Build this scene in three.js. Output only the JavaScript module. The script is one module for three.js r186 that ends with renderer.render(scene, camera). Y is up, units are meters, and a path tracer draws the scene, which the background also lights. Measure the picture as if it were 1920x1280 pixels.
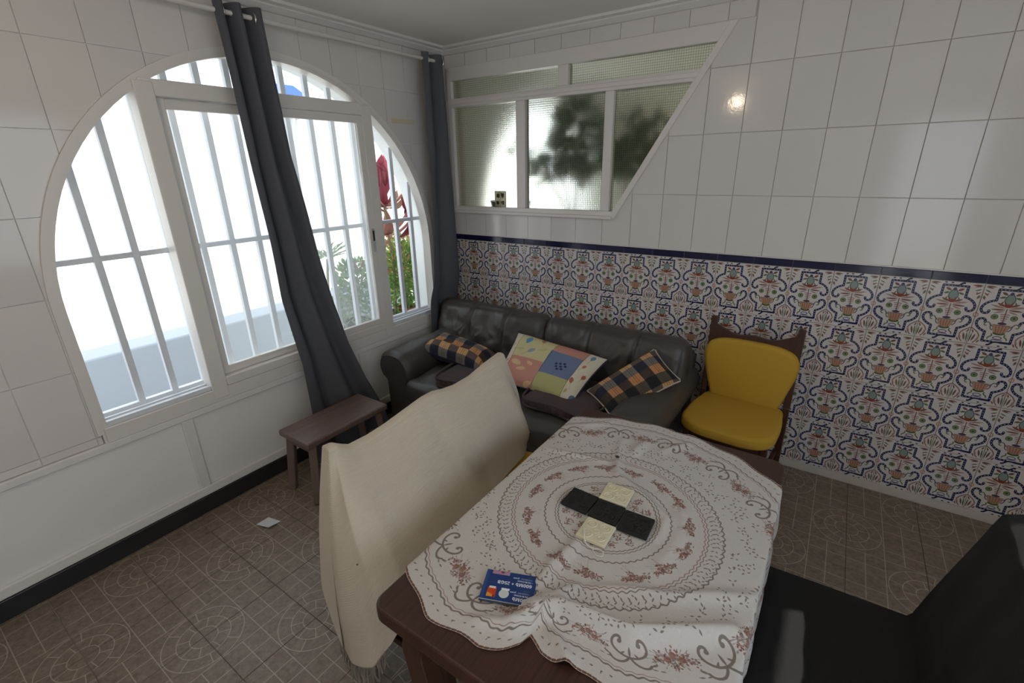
import * as THREE from 'three';
import { mergeGeometries, mergeVertices, toCreasedNormals } from 'three/addons/utils/BufferGeometryUtils.js';
import { RoundedBoxGeometry } from 'three/addons/geometries/RoundedBoxGeometry.js';
import { ImprovedNoise } from 'three/addons/math/ImprovedNoise.js';

// ---------------------------------------------------------------- camera, sky, sun, exposure
const scene = new THREE.Scene();
const camera = new THREE.PerspectiveCamera(2 * Math.atan(640 / 882.6) * 180 / Math.PI, 1.5, 0.05, 80);
camera.rotation.order = 'YXZ';
camera.rotation.set(-0.3528, 0.606, -0.0185);
camera.position.set(2.704, 1.804, 3.059);
const renderer = new THREE.WebGLRenderer({ antialias: true });
renderer.toneMapping = THREE.LinearToneMapping;
renderer.toneMappingExposure = 1.5;
renderer.shadowMap.enabled = true;
scene.background = new THREE.Color().setRGB(0.80, 0.90, 1.0);
scene.backgroundIntensity = 1.75;
const sun = new THREE.DirectionalLight(new THREE.Color().setRGB(1, 0.95, 0.86), 4);
sun.position.set(7, 10, -2); sun.target.position.set(-1.5, 0, 0.5);
sun.shadow.mapSize.set(2048, 2048); sun.shadow.radius = 1;
Object.assign(sun.shadow.camera, { left: -8, right: 8, top: 8, bottom: -8, near: 1, far: 30 });
scene.add(sun, sun.target);

// ---------------------------------------------------------------- helpers
let seed = 20240611;
const rnd = () => { seed = (seed + 0x6D2B79F5) | 0; let t = Math.imul(seed ^ (seed >>> 15), 1 | seed); t = (t + Math.imul(t ^ (t >>> 7), 61 | t)) ^ t; return ((t ^ (t >>> 14)) >>> 0) / 4294967296; };
const rr = (a, b) => a + (b - a) * rnd();
const noise = new ImprovedNoise();
const N3 = (x, y, z) => noise.noise(x, y, z);
const clamp = (x, a, b) => Math.min(b, Math.max(a, x));
const lerp = (a, b, t) => a + (b - a) * t;
const sstep = (a, b, x) => { const t = clamp((x - a) / (b - a), 0, 1); return t * t * (3 - 2 * t); };
const pw = (pts, x) => { if (x <= pts[0][0]) return pts[0][1]; for (let i = 1; i < pts.length; i++) if (x <= pts[i][0]) { const [a, b] = pts[i - 1], [c, d] = pts[i]; return lerp(b, d, (x - a) / (c - a)); } return pts[pts.length - 1][1]; };
const V = (x, y, z) => new THREE.Vector3(x, y, z);
const used = new Map();
const numbered = (n) => { const k = used.get(n) || 0; used.set(n, k + 1); return k ? n + '_' + String(k).padStart(3, '0') : n; };
const mesh = (name, g, m, parent) => { const o = new THREE.Mesh(Array.isArray(g) ? merge(g) : g, m); o.name = parent ? name : numbered(name); (parent || scene).add(o); return o; };
function merge(list) { return mergeGeometries(list.map((g) => { let h = g.index ? g.toNonIndexed() : g; for (const k of Object.keys(h.attributes)) if (!['position', 'normal', 'uv'].includes(k)) h.deleteAttribute(k); if (!h.attributes.uv) h.setAttribute('uv', new THREE.BufferAttribute(new Float32Array(h.attributes.position.count * 2), 2)); if (!h.attributes.normal) h.computeVertexNormals(); return h; })); }
const group = (name, pos = [0, 0, 0], turn = 0) => { const o = new THREE.Group(); o.name = numbered(name); o.position.set(...pos); o.rotation.y = turn; scene.add(o); return o; };
const tag = (o, label, category, grp) => { o.userData.label = label; o.userData.category = category; if (grp) o.userData.group = grp; return o; };
const struct = (o, label, category) => { o.userData.kind = 'structure'; if (label) o.userData.label = label; if (category) o.userData.category = category; return o; };
const box = (x0, x1, y0, y1, z0, z1) => { const g = new THREE.BoxGeometry(x1 - x0, y1 - y0, z1 - z0); g.translate((x0 + x1) / 2, (y0 + y1) / 2, (z0 + z1) / 2); return g; };
const rbox = (x0, x1, y0, y1, z0, z1, r = 0.006, s = 2) => { const g = new RoundedBoxGeometry(x1 - x0, y1 - y0, z1 - z0, s, Math.min(r, (x1 - x0) / 2.01, (y1 - y0) / 2.01, (z1 - z0) / 2.01)); g.translate((x0 + x1) / 2, (y0 + y1) / 2, (z0 + z1) / 2); return g; };
const shapeOf = (pts, holes = []) => { const s = new THREE.Shape(pts.map((p) => new THREE.Vector2(p[0], p[1]))); for (const h of holes) s.holes.push(new THREE.Path(h.map((p) => new THREE.Vector2(p[0], p[1])))); return s; };
const extr = (pts, d, holes, bevel = 0, seg = 2) => new THREE.ExtrudeGeometry(shapeOf(pts, holes), bevel ? { depth: d, bevelEnabled: true, bevelThickness: bevel, bevelSize: bevel, bevelOffset: -bevel, bevelSegments: seg } : { depth: d, bevelEnabled: false });
const flipZ = (pts) => pts.map(([z, y]) => [-z, y]);
// a prism on a plane x = const: points are (z, y), from x0 to x1
const prismX = (pts, x0, x1, holes = [], bevel = 0) => { const g = extr(flipZ(pts), x1 - x0 - 2 * bevel, holes.map(flipZ), bevel); g.rotateY(Math.PI / 2); g.translate(x0 + bevel, 0, 0); return g; };
const prismZ = (pts, z0, z1, holes = [], bevel = 0) => { const g = extr(pts, z1 - z0 - 2 * bevel, holes, bevel); g.translate(0, 0, z0 + bevel); return g; };
const tube = (pts, r, seg = 24, rad = 8, closed = false) => new THREE.TubeGeometry(new THREE.CatmullRomCurve3(pts.map((p) => V(...p)), closed), seg, r, rad, closed);
const cyl = (a, b, r0, r1 = r0, n = 12) => { const A = V(...a), B = V(...b), d = B.clone().sub(A), g = new THREE.CylinderGeometry(r1, r0, d.length(), n); g.applyQuaternion(new THREE.Quaternion().setFromUnitVectors(V(0, 1, 0), d.normalize())); const c = A.add(B).multiplyScalar(0.5); g.translate(c.x, c.y, c.z); return g; };
// bar of rectangular section between two points
const bar = (a, b, w, h = w) => { const A = V(...a), B = V(...b), d = B.clone().sub(A), g = new RoundedBoxGeometry(w, d.length(), h, 2, Math.min(w, h) * 0.18); g.applyQuaternion(new THREE.Quaternion().setFromUnitVectors(V(0, 1, 0), d.normalize())); const c = A.add(B).multiplyScalar(0.5); g.translate(c.x, c.y, c.z); return g; };
// grid surface from a function (u, v) -> [x, y, z]; uv in u, v unless given
function grid(fn, nu, nv, uvf) {
  const p = [], uv = [], ix = [];
  for (let j = 0; j <= nv; j++) for (let i = 0; i <= nu; i++) { const u = i / nu, v = j / nv; p.push(...fn(u, v)); uv.push(...(uvf ? uvf(u, v) : [u, v])); }
  for (let j = 0; j < nv; j++) for (let i = 0; i < nu; i++) { const a = j * (nu + 1) + i, b = a + 1, c = a + nu + 1, d = c + 1; ix.push(a, b, d, a, d, c); }
  const g = new THREE.BufferGeometry(); g.setAttribute('position', new THREE.Float32BufferAttribute(p, 3)); g.setAttribute('uv', new THREE.Float32BufferAttribute(uv, 2)); g.setIndex(ix); g.computeVertexNormals(); return g;
}
// upholstered block: box with rounded edges, puffed faces and a free displacement
function soft(w, h, d, r, puff, seg, disp) {
  let g = new THREE.BoxGeometry(w, h, d, ...seg); g.deleteAttribute('uv'); g.deleteAttribute('normal'); g = mergeVertices(g, 1e-5);
  const p = g.attributes.position, uv = [];
  for (let i = 0; i < p.count; i++) {
    let v = V(p.getX(i), p.getY(i), p.getZ(i));
    const a = v.x / (w / 2), b = v.y / (h / 2), c = v.z / (d / 2);
    const q = V(clamp(v.x, -w / 2 + r, w / 2 - r), clamp(v.y, -h / 2 + r, h / 2 - r), clamp(v.z, -d / 2 + r, d / 2 - r)), n = v.clone().sub(q);
    if (n.lengthSq() > 1e-12) v = q.add(n.normalize().multiplyScalar(r));
    const f = (s) => Math.pow(Math.max(0, 1 - s * s), 0.6);
    if (Math.abs(c) > 0.999) v.z += Math.sign(c) * puff[2] * f(a) * f(b);
    if (Math.abs(b) > 0.999) v.y += Math.sign(b) * puff[1] * f(a) * f(c);
    if (Math.abs(a) > 0.999) v.x += Math.sign(a) * puff[0] * f(b) * f(c);
    if (disp) disp(v, a, b, c);
    p.setXYZ(i, v.x, v.y, v.z); uv.push(v.x + v.z * 0.6, v.y + v.z * 0.6);
  }
  g.setAttribute('uv', new THREE.Float32BufferAttribute(uv, 2)); g.computeVertexNormals(); return g;
}
const at = (g, x, y, z, ry = 0, rx = 0, rz = 0) => { g.applyMatrix4(new THREE.Matrix4().compose(V(x, y, z), new THREE.Quaternion().setFromEuler(new THREE.Euler(rx, ry, rz, 'YXZ')), V(1, 1, 1))); return g; };

// ---------------------------------------------------------------- textures
const canvas = (w, h, draw) => { const c = document.createElement('canvas'); c.width = w; c.height = h; draw(c.getContext('2d'), w, h); return c; };
const texOf = (c, srgb = true) => { const t = new THREE.CanvasTexture(c); if (srgb) t.colorSpace = THREE.SRGBColorSpace; t.wrapS = t.wrapT = THREE.RepeatWrapping; t.magFilter = THREE.LinearFilter; return t; };
const rep = (t, x, y) => { const k = t.clone(); k.repeat.set(x, y); k.needsUpdate = true; return k; };
function noiseTex(n, scales, fn) {
  const d = new Uint8Array(n * n * 4);
  for (let y = 0; y < n; y++) for (let x = 0; x < n; x++) {
    let s = 0; for (const [f, a] of scales) { const R = f / (2 * Math.PI), th = x / n * 2 * Math.PI, ph = y / n * 2 * Math.PI; s += a * N3(Math.cos(th) * R + Math.cos(ph) * R * 0.7 + 7.1, Math.sin(th) * R + 3.3, Math.sin(ph) * R + Math.cos(ph) * 0.4 * R); }
    const c = fn(s, x / n, y / n), i = (y * n + x) * 4; for (let k = 0; k < 3; k++) d[i + k] = clamp(Math.round(Array.isArray(c) ? c[k] : c), 0, 255); d[i + 3] = 255;
  }
  const t = new THREE.DataTexture(d, n, n); t.wrapS = t.wrapT = THREE.RepeatWrapping; t.magFilter = THREE.LinearFilter; t.needsUpdate = true; return t;
}
const bumpFine = noiseTex(256, [[40, 0.6], [90, 0.5]], (s) => 128 + s * 120);
const bumpCoarse = noiseTex(256, [[8, 0.7], [20, 0.4], [60, 0.25]], (s) => 128 + s * 120);
const leatherBump = texOf(canvas(512, 512, (c, w, h) => {
  c.fillStyle = '#808080'; c.fillRect(0, 0, w, h);
  for (let i = 0; i < 5200; i++) { const x = rnd() * w, y = rnd() * h, r = rr(1.5, 4), k = rnd() < 0.5 ? 60 : 165; c.strokeStyle = `rgba(${k},${k},${k},0.25)`; c.lineWidth = 1; c.beginPath(); c.ellipse(x, y, r, r * rr(0.5, 1), rnd() * 3, 0, 6.3); c.stroke(); }
}), false);
const woodTex = (base, dark, n = 512) => { const t = texOf(canvas(n, n, (c) => {
  c.fillStyle = base; c.fillRect(0, 0, n, n);
  for (let i = 0; i < 1500; i++) { const x = rnd() * n, y = rnd() * n, l = rr(40, 260); c.strokeStyle = dark; c.globalAlpha = rr(0.04, 0.28); c.lineWidth = rr(0.5, 2.2); for (const o of [0, -n]) { c.beginPath(); c.moveTo(x, y + o); c.bezierCurveTo(x + rr(-3, 3), y + o + l * 0.3, x + rr(-4, 4), y + o + l * 0.6, x + rr(-3, 3), y + o + l); c.stroke(); } }
  c.globalAlpha = 1;
})); return t; };
const woodDark = woodTex('#4a2c20', '#1d0e09'), woodBench = woodTex('#7b6760', '#3b2c28');
const M = (o) => new THREE.MeshStandardMaterial(o);
const rgb = (r, g, b) => new THREE.Color().setRGB(r, g, b);

const mat = {
  plaster: M({ color: rgb(0.80, 0.78, 0.75), roughness: 0.75, bumpMap: rep(bumpCoarse, 2, 2), bumpScale: 0.0008 }),
  ceil: M({ color: rgb(0.84, 0.82, 0.77), roughness: 0.8, bumpMap: rep(bumpCoarse, 3, 3), bumpScale: 0.0006 }),
  trim: M({ color: rgb(0.76, 0.73, 0.71), roughness: 0.5 }),
  grout: M({ color: rgb(0.56, 0.50, 0.45), roughness: 0.9, bumpMap: rep(bumpFine, 6, 6), bumpScale: 0.0005 }),
  outside: M({ color: rgb(0.80, 0.80, 0.78), roughness: 0.85, bumpMap: rep(bumpCoarse, 3, 3), bumpScale: 0.002 }),
  frame: M({ color: rgb(0.74, 0.69, 0.67), roughness: 0.32 }),
  frameL: M({ color: rgb(0.74, 0.70, 0.66), roughness: 0.35 }),
  black: M({ color: rgb(0.02, 0.02, 0.022), roughness: 0.35 }),
  bars: M({ color: rgb(0.70, 0.72, 0.76), roughness: 0.4 }),
  curtain: M({ color: rgb(0.088, 0.090, 0.106), roughness: 0.75, side: THREE.DoubleSide, bumpMap: rep(bumpFine, 30, 60), bumpScale: 0.0004 }),
  metal: M({ color: rgb(0.75, 0.74, 0.72), roughness: 0.25, metalness: 1 }),
  rod: M({ color: rgb(0.68, 0.65, 0.62), roughness: 0.3 }),
  leather: M({ color: rgb(0.064, 0.057, 0.052), roughness: 0.42, bumpMap: rep(leatherBump, 5, 5), bumpScale: 0.0007 }),
  navy: M({ color: rgb(0.03, 0.035, 0.06), roughness: 0.8 }),
  pad: M({ color: rgb(0.075, 0.052, 0.055), roughness: 0.95, bumpMap: rep(bumpFine, 10, 10), bumpScale: 0.0012 }),
  bench: M({ map: rep(woodBench, 1, 1.4), color: rgb(1, 1, 1), roughness: 0.4, bumpMap: bumpCoarse, bumpScale: 0.0008 }),
  wood: M({ map: rep(woodDark, 2, 2), color: rgb(0.95, 0.9, 0.9), roughness: 0.42 }),
  tableTop: M({ map: rep(woodDark, 1.6, 1.0), color: rgb(0.86, 0.8, 0.76), roughness: 0.45, bumpMap: rep(woodDark, 1.6, 1), bumpScale: 0.0006 }),
  yellow: M({ color: rgb(0.48, 0.28, 0.025), roughness: 0.85, bumpMap: rep(bumpFine, 8, 8), bumpScale: 0.0006 }),
  clearPane: new THREE.MeshPhysicalMaterial({ color: rgb(0.97, 0.98, 0.98), transmission: 1, thickness: 0, roughness: 0.02, ior: 1.5 }),
  dustyPane: new THREE.MeshPhysicalMaterial({ color: rgb(0.93, 0.94, 0.94), transmission: 1, thickness: 0, roughness: 0.34, ior: 1.5 }),
  trivetBlack: M({ color: rgb(0.010, 0.009, 0.009), roughness: 0.72 }),
  trivetCream: M({ color: rgb(0.72, 0.66, 0.48), roughness: 0.45 }),
  string: M({ color: rgb(0.75, 0.72, 0.62), roughness: 0.9 }),
  terracotta: M({ color: rgb(0.42, 0.14, 0.09), roughness: 0.8 }),
  darkPot: M({ color: rgb(0.06, 0.06, 0.06), roughness: 0.7 }),
  soil: M({ color: rgb(0.06, 0.04, 0.03), roughness: 1 }),
};

// ---------------------------------------------------------------- room shell
const RX = 4.2, RZ = 4.7, CH = 2.645, COR = 2.597;
const ARC = { z: 1.42, y: 1.25, r: 1.15, y0: 0.61 }, ARC2 = { z: -1.6, y: 1.27, r: 1.15, y0: 0.61 };
const archPts = (a, r = a.r, y0 = a.y0, n = 40) => { const p = [[a.z - r, y0], [a.z + r, y0]]; for (let i = 0; i <= n; i++) { const t = Math.PI * i / n; p.push([a.z + r * Math.cos(t), a.y + r * Math.sin(t)]); } return p; };
// 2D clipping for cut tiles
const half = (poly, p, q, keep) => { const out = [], s = (v) => keep * ((q[0] - p[0]) * (v[1] - p[1]) - (q[1] - p[1]) * (v[0] - p[0])); for (let i = 0; i < poly.length; i++) { const a = poly[i], b = poly[(i + 1) % poly.length], sa = s(a), sb = s(b); if (sa >= 0) out.push(a); if ((sa > 0 && sb < 0) || (sa < 0 && sb > 0)) { const t = sa / (sa - sb); out.push([a[0] + (b[0] - a[0]) * t, a[1] + (b[1] - a[1]) * t]); } } return out; };
const area = (p) => { let s = 0; for (let i = 0; i < p.length; i++) { const a = p[i], b = p[(i + 1) % p.length]; s += a[0] * b[1] - a[1] * b[0]; } return s / 2; };
function minus(poly, conv) { const out = []; let rest = poly; for (let i = 0; i < conv.length && rest.length > 2; i++) { const p = conv[i], q = conv[(i + 1) % conv.length]; if (Math.hypot(q[0] - p[0], q[1] - p[1]) < 1e-9) continue; const o = half(rest, p, q, -1); if (o.length > 2 && area(o) > 2e-6) out.push(o); rest = half(rest, p, q, 1); } return { out, inside: rest.length > 2 ? area(rest) : 0 }; }
function tileGeo(w, h, t = 0.007, b = 0.0014) {
  const a = w / 2, c = h / 2, i = a - b, k = c - b;
  const P = [[-i, -k, 0], [i, -k, 0], [i, k, 0], [-i, k, 0], [-a, -c, -b], [a, -c, -b], [a, c, -b], [-a, c, -b], [-a, -c, -t], [a, -c, -t], [a, c, -t], [-a, c, -t]];
  const Q = [[0, 1, 2, 3], [4, 5, 1, 0], [5, 6, 2, 1], [6, 7, 3, 2], [7, 4, 0, 3], [8, 9, 5, 4], [9, 10, 6, 5], [10, 11, 7, 6], [11, 8, 4, 7]];
  const pos = [], uv = [];
  for (const q of Q) for (const n of [0, 1, 2, 0, 2, 3]) { const v = P[q[n]]; pos.push(...v); uv.push(v[0] / w + 0.5, v[1] / h + 0.5); }
  const g = new THREE.BufferGeometry(); g.setAttribute('position', new THREE.Float32BufferAttribute(pos, 3)); g.setAttribute('uv', new THREE.Float32BufferAttribute(uv, 2)); g.computeVertexNormals(); return g;
}
const tileCache = new Map();
// one tile: rectangle [a0,a1]x[b0,b1] on the wall, less the window and clipped to the wall; side 'z' (back wall) or 'x' (left wall)
function layTile(parent, name, mats, a0, a1, b0, b1, lim, conv, side, gap = 0.0012) {
  const full = [a0 + gap, a1 - gap, b0 + gap, b1 - gap];
  const r = [Math.max(full[0], lim[0]), Math.min(full[1], lim[1]), Math.max(full[2], lim[2]), Math.min(full[3], lim[3])];
  if (r[1] - r[0] < 0.004 || r[3] - r[2] < 0.004) return;
  const poly = [[r[0], r[2]], [r[1], r[2]], [r[1], r[3]], [r[0], r[3]]];
  const cut = conv ? minus(poly, conv) : { out: [poly], inside: 0 };
  if (!cut.out.length) return;
  const m = mats[Math.floor(rnd() * mats.length)], proud = rr(-0.0006, 0.0006);
  if (cut.inside < 1e-6) {
    const w = r[1] - r[0], h = r[3] - r[2], key = w.toFixed(4) + ',' + h.toFixed(4) + (w < full[1] - full[0] - 1e-4 || h < full[3] - full[2] - 1e-4 ? 'c' + a0.toFixed(3) + b0.toFixed(3) : '');
    if (!tileCache.has(key)) { const g = tileGeo(w, h); if (key.includes('c')) { const u = g.attributes.uv, p = g.attributes.position; for (let i = 0; i < u.count; i++) u.setXY(i, (p.getX(i) + (r[0] + r[1]) / 2 - a0) / (a1 - a0), (p.getY(i) + (r[2] + r[3]) / 2 - b0) / (b1 - b0)); } tileCache.set(key, g); }
    const o = mesh(name, tileCache.get(key), m, parent);
    if (side === 'z') o.position.set((r[0] + r[1]) / 2, (r[2] + r[3]) / 2, proud); else { o.position.set(proud, (r[2] + r[3]) / 2, (r[0] + r[1]) / 2); o.rotation.y = Math.PI / 2; }
    o.rotation.x = side === 'z' ? rr(-0.0025, 0.0025) : 0; if (side === 'z') o.rotation.y = rr(-0.0025, 0.0025);
  } else {
    const g = merge(cut.out.map((p) => side === 'z' ? prismZ(p, -0.007, 0) : prismX(p, -0.007, 0)));
    const u = g.attributes.uv, p = g.attributes.position; for (let i = 0; i < u.count; i++) u.setXY(i, ((side === 'z' ? p.getX(i) : p.getZ(i)) - a0) / (a1 - a0), (p.getY(i) - b0) / (b1 - b0));
    mesh(name, g, m, parent);
  }
}
const glaze = (r, g, b) => M({ color: rgb(r, g, b), roughness: 0.1, bumpMap: rep(bumpCoarse, 0.6, 0.9), bumpScale: 0.00018 });
const whiteTiles = [glaze(0.70, 0.655, 0.635), glaze(0.72, 0.675, 0.65), glaze(0.69, 0.65, 0.63)];
const blueTiles = [glaze(0.007, 0.008, 0.045), glaze(0.009, 0.010, 0.052)];

// printed tile: a navy cartouche round a vase of flowers
function printTile(c, W, H) {
  c.fillStyle = '#cfc8c6'; c.fillRect(0, 0, W, H);
  const X = (x) => x * W, Y = (y) => y * H / 1.5, navy = '#1b2143', rust = '#754d41', pink = '#a07f79', green = '#566849', teal = '#84918c', tan = '#a98b76';
  for (let i = 0; i < 900; i++) { c.fillStyle = `rgba(${rnd() < 0.5 ? '150,140,150' : '225,220,218'},0.12)`; c.fillRect(rnd() * W, rnd() * H, rr(1, 4), rr(1, 4)); }
  const path = (f, col, lw, fill) => { c.beginPath(); f(); if (fill) { c.fillStyle = col; c.fill(); } else { c.strokeStyle = col; c.lineWidth = lw * W; c.lineCap = 'round'; c.lineJoin = 'round'; c.stroke(); } };
  const both = (fn) => { fn(); c.save(); c.translate(W, 0); c.scale(-1, 1); fn(); c.restore(); };
  const leaf = (x, y, a, l, w, col) => { c.save(); c.translate(X(x), Y(y)); c.rotate(a); c.beginPath(); c.moveTo(0, 0); c.quadraticCurveTo(l * W * 0.5, -w * W, l * W, 0); c.quadraticCurveTo(l * W * 0.5, w * W, 0, 0); c.fillStyle = col; c.fill(); c.restore(); };
  const upper = () => { c.moveTo(X(0.5), Y(0.095)); c.lineTo(X(0.27), Y(0.095)); c.lineTo(X(0.27), Y(0.36)); c.bezierCurveTo(X(0.12), Y(0.40), X(0.03), Y(0.52), X(0.06), Y(0.62)); c.bezierCurveTo(X(0.09), Y(0.72), X(0.21), Y(0.70), X(0.20), Y(0.62)); };
  const lower = () => { c.moveTo(X(0.20), Y(0.90)); c.bezierCurveTo(X(0.21), Y(0.81), X(0.09), Y(0.79), X(0.06), Y(0.88)); c.bezierCurveTo(X(0.03), Y(0.98), X(0.10), Y(1.08), X(0.25), Y(1.14)); c.lineTo(X(0.25), Y(1.37)); c.lineTo(X(0.42), Y(1.37)); };
  both(() => { path(upper, '#8e8ba4', 0.06); path(lower, '#8e8ba4', 0.06); path(upper, navy, 0.046); path(lower, navy, 0.046); });
  c.setLineDash([W * 0.012, W * 0.055]); both(() => { path(upper, '#d8d4d8', 0.012); path(lower, '#d8d4d8', 0.012); }); c.setLineDash([]);
  path(() => { c.moveTo(X(0.5), Y(0.095)); c.bezierCurveTo(X(0.58), Y(0.095), X(0.58), Y(0.02), X(0.64), Y(0.02)); }, navy, 0.04);
  path(() => { c.moveTo(X(0.36), Y(1.46)); c.bezierCurveTo(X(0.42), Y(1.46), X(0.42), Y(1.37), X(0.5), Y(1.37)); c.lineTo(X(0.75), Y(1.37)); }, navy, 0.04);
  for (const [x, y] of [[0.42, 0.03], [0.57, 1.46], [0.3, 0.03], [0.7, 1.46]]) path(() => c.ellipse(X(x), Y(y), W * 0.028, W * 0.015, 0, 0, 6.3), navy, 0, true);
  // bud and leaves above
  path(() => { c.moveTo(X(0.5), Y(0.17)); c.bezierCurveTo(X(0.36), Y(0.32), X(0.42), Y(0.42), X(0.5), Y(0.45)); c.bezierCurveTo(X(0.58), Y(0.42), X(0.64), Y(0.32), X(0.5), Y(0.17)); }, teal, 0, true);
  path(() => { c.moveTo(X(0.5), Y(0.16)); c.bezierCurveTo(X(0.35), Y(0.32), X(0.42), Y(0.43), X(0.5), Y(0.45)); c.bezierCurveTo(X(0.58), Y(0.43), X(0.65), Y(0.32), X(0.5), Y(0.16)); }, '#4b5560', 0.018);
  path(() => c.ellipse(X(0.5), Y(0.18), W * 0.035, W * 0.04, 0, 0, 6.3), '#47405c', 0, true);
  both(() => { leaf(0.44, 0.22, -2.6, 0.13, 0.06, rust); leaf(0.42, 0.26, 2.8, 0.12, 0.05, green); leaf(0.4, 0.36, 1.9, 0.14, 0.03, green); leaf(0.48, 0.5, -2.7, 0.2, 0.05, rust); leaf(0.48, 0.54, -2.9, 0.3, 0.045, pink); leaf(0.48, 0.57, 3.1, 0.26, 0.04, rust); leaf(0.47, 0.6, 2.8, 0.2, 0.035, pink); leaf(0.46, 0.47, -1.9, 0.1, 0.04, rust); });
  path(() => c.ellipse(X(0.5), Y(0.47), W * 0.07, W * 0.045, 0, 0, 6.3), '#8a3f2c', 0, true);
  // stem, green rosettes, vase
  for (let i = 0; i < 5; i++) path(() => { c.moveTo(X(0.5 - 0.07 + i * 0.012), Y(0.68 + i * 0.05)); c.lineTo(X(0.5 + 0.07 - i * 0.012), Y(0.68 + i * 0.05)); }, pink, 0.025);
  path(() => { c.moveTo(X(0.5), Y(0.55)); c.lineTo(X(0.5), Y(0.9)); }, rust, 0.02);
  both(() => { path(() => c.arc(X(0.33), Y(0.755), W * 0.066, 0, 6.3), green, 0, true); path(() => c.arc(X(0.33), Y(0.755), W * 0.04, 0, 6.3), '#8a9b6c', 0.012); path(() => c.arc(X(0.33), Y(0.755), W * 0.016, 0, 6.3), '#39482f', 0, true); });
  path(() => c.ellipse(X(0.5), Y(0.905), W * 0.08, W * 0.03, 0, 0, 6.3), '#4b3b58', 0, true);
  path(() => { c.moveTo(X(0.35), Y(0.95)); c.lineTo(X(0.65), Y(0.95)); c.bezierCurveTo(X(0.65), Y(1.1), X(0.6), Y(1.13), X(0.56), Y(1.16)); c.lineTo(X(0.44), Y(1.16)); c.bezierCurveTo(X(0.4), Y(1.13), X(0.35), Y(1.1), X(0.35), Y(0.95)); }, tan, 0, true);
  for (const x of [0.41, 0.47, 0.53, 0.59]) path(() => { c.moveTo(X(x), Y(0.97)); c.lineTo(X(0.5 + (x - 0.5) * 0.7), Y(1.13)); }, '#a0664d', 0.022);
  path(() => { c.moveTo(X(0.34), Y(0.945)); c.lineTo(X(0.66), Y(0.945)); }, '#6d4a3c', 0.014);
  path(() => { c.moveTo(X(0.41), Y(1.15)); c.quadraticCurveTo(X(0.5), Y(1.2), X(0.59), Y(1.15)); }, '#3e5a2c', 0.04);
  both(() => { path(() => { c.moveTo(X(0.36), Y(0.99)); c.bezierCurveTo(X(0.28), Y(0.96), X(0.3), Y(0.88), X(0.24), Y(0.9)); c.bezierCurveTo(X(0.17), Y(0.93), X(0.2), Y(1.0), X(0.24), Y(0.98)); }, green, 0.022); path(() => { c.moveTo(X(0.36), Y(1.08)); c.bezierCurveTo(X(0.3), Y(1.05), X(0.32), Y(0.95), X(0.3), Y(0.94)); }, '#4b3b58', 0.018); path(() => { c.moveTo(X(0.38), Y(1.18)); c.bezierCurveTo(X(0.42), Y(1.25), X(0.32), Y(1.24), X(0.33), Y(1.3)); }, green, 0.026); });
  path(() => c.ellipse(X(0.5), Y(1.265), W * 0.075, W * 0.035, 0, 0, 6.3), '#5a5675', 0.02); path(() => { c.moveTo(X(0.41), Y(1.32)); c.lineTo(X(0.59), Y(1.32)); }, '#5a5675', 0.02);
  // corner bouquets shared with the neighbours, rings on the side edges
  both(() => {
    for (let i = 0; i < 4; i++) leaf(0.02, 0.06 + i * 0.07, 0.2 + i * 0.25, 0.15 - i * 0.02, 0.03, i % 2 ? green : rust);
    leaf(0.02, 0.04, 0.05, 0.19, 0.035, rust); leaf(0.01, 0.3, 0.9, 0.1, 0.025, rust); leaf(0.1, 0.2, 1.8, 0.08, 0.02, rust);
    path(() => { c.moveTo(X(0.0), Y(1.08)); c.bezierCurveTo(X(0.2), Y(1.2), X(0.22), Y(1.32), X(0.1), Y(1.45)); }, rust, 0.02);
    leaf(0.06, 1.42, -1.35, 0.2, 0.04, rust); leaf(0.13, 1.40, -1.2, 0.16, 0.035, pink); leaf(0.02, 1.46, -1.5, 0.26, 0.03, green); leaf(0.16, 1.45, -1.1, 0.1, 0.03, rust); leaf(0.02, 1.12, 1.2, 0.1, 0.03, rust);
    path(() => { c.moveTo(X(0), Y(1.485)); c.lineTo(X(0.2), Y(1.485)); }, '#c9a592', 0.012);
    path(() => c.ellipse(X(0), Y(0.755), W * 0.035, W * 0.05, 0, 0, 6.3), '#b06f58', 0.018);
  });
}
const printed = texOf(canvas(400, 600, printTile));
const patternTiles = [[1, 1, 1], [0.96, 0.96, 0.97], [1, 0.98, 0.95]].map((k) => M({ map: printed, color: rgb(...k), roughness: 0.16, bumpMap: rep(bumpCoarse, 1.2, 1.8), bumpScale: 0.0003 }));

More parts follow.
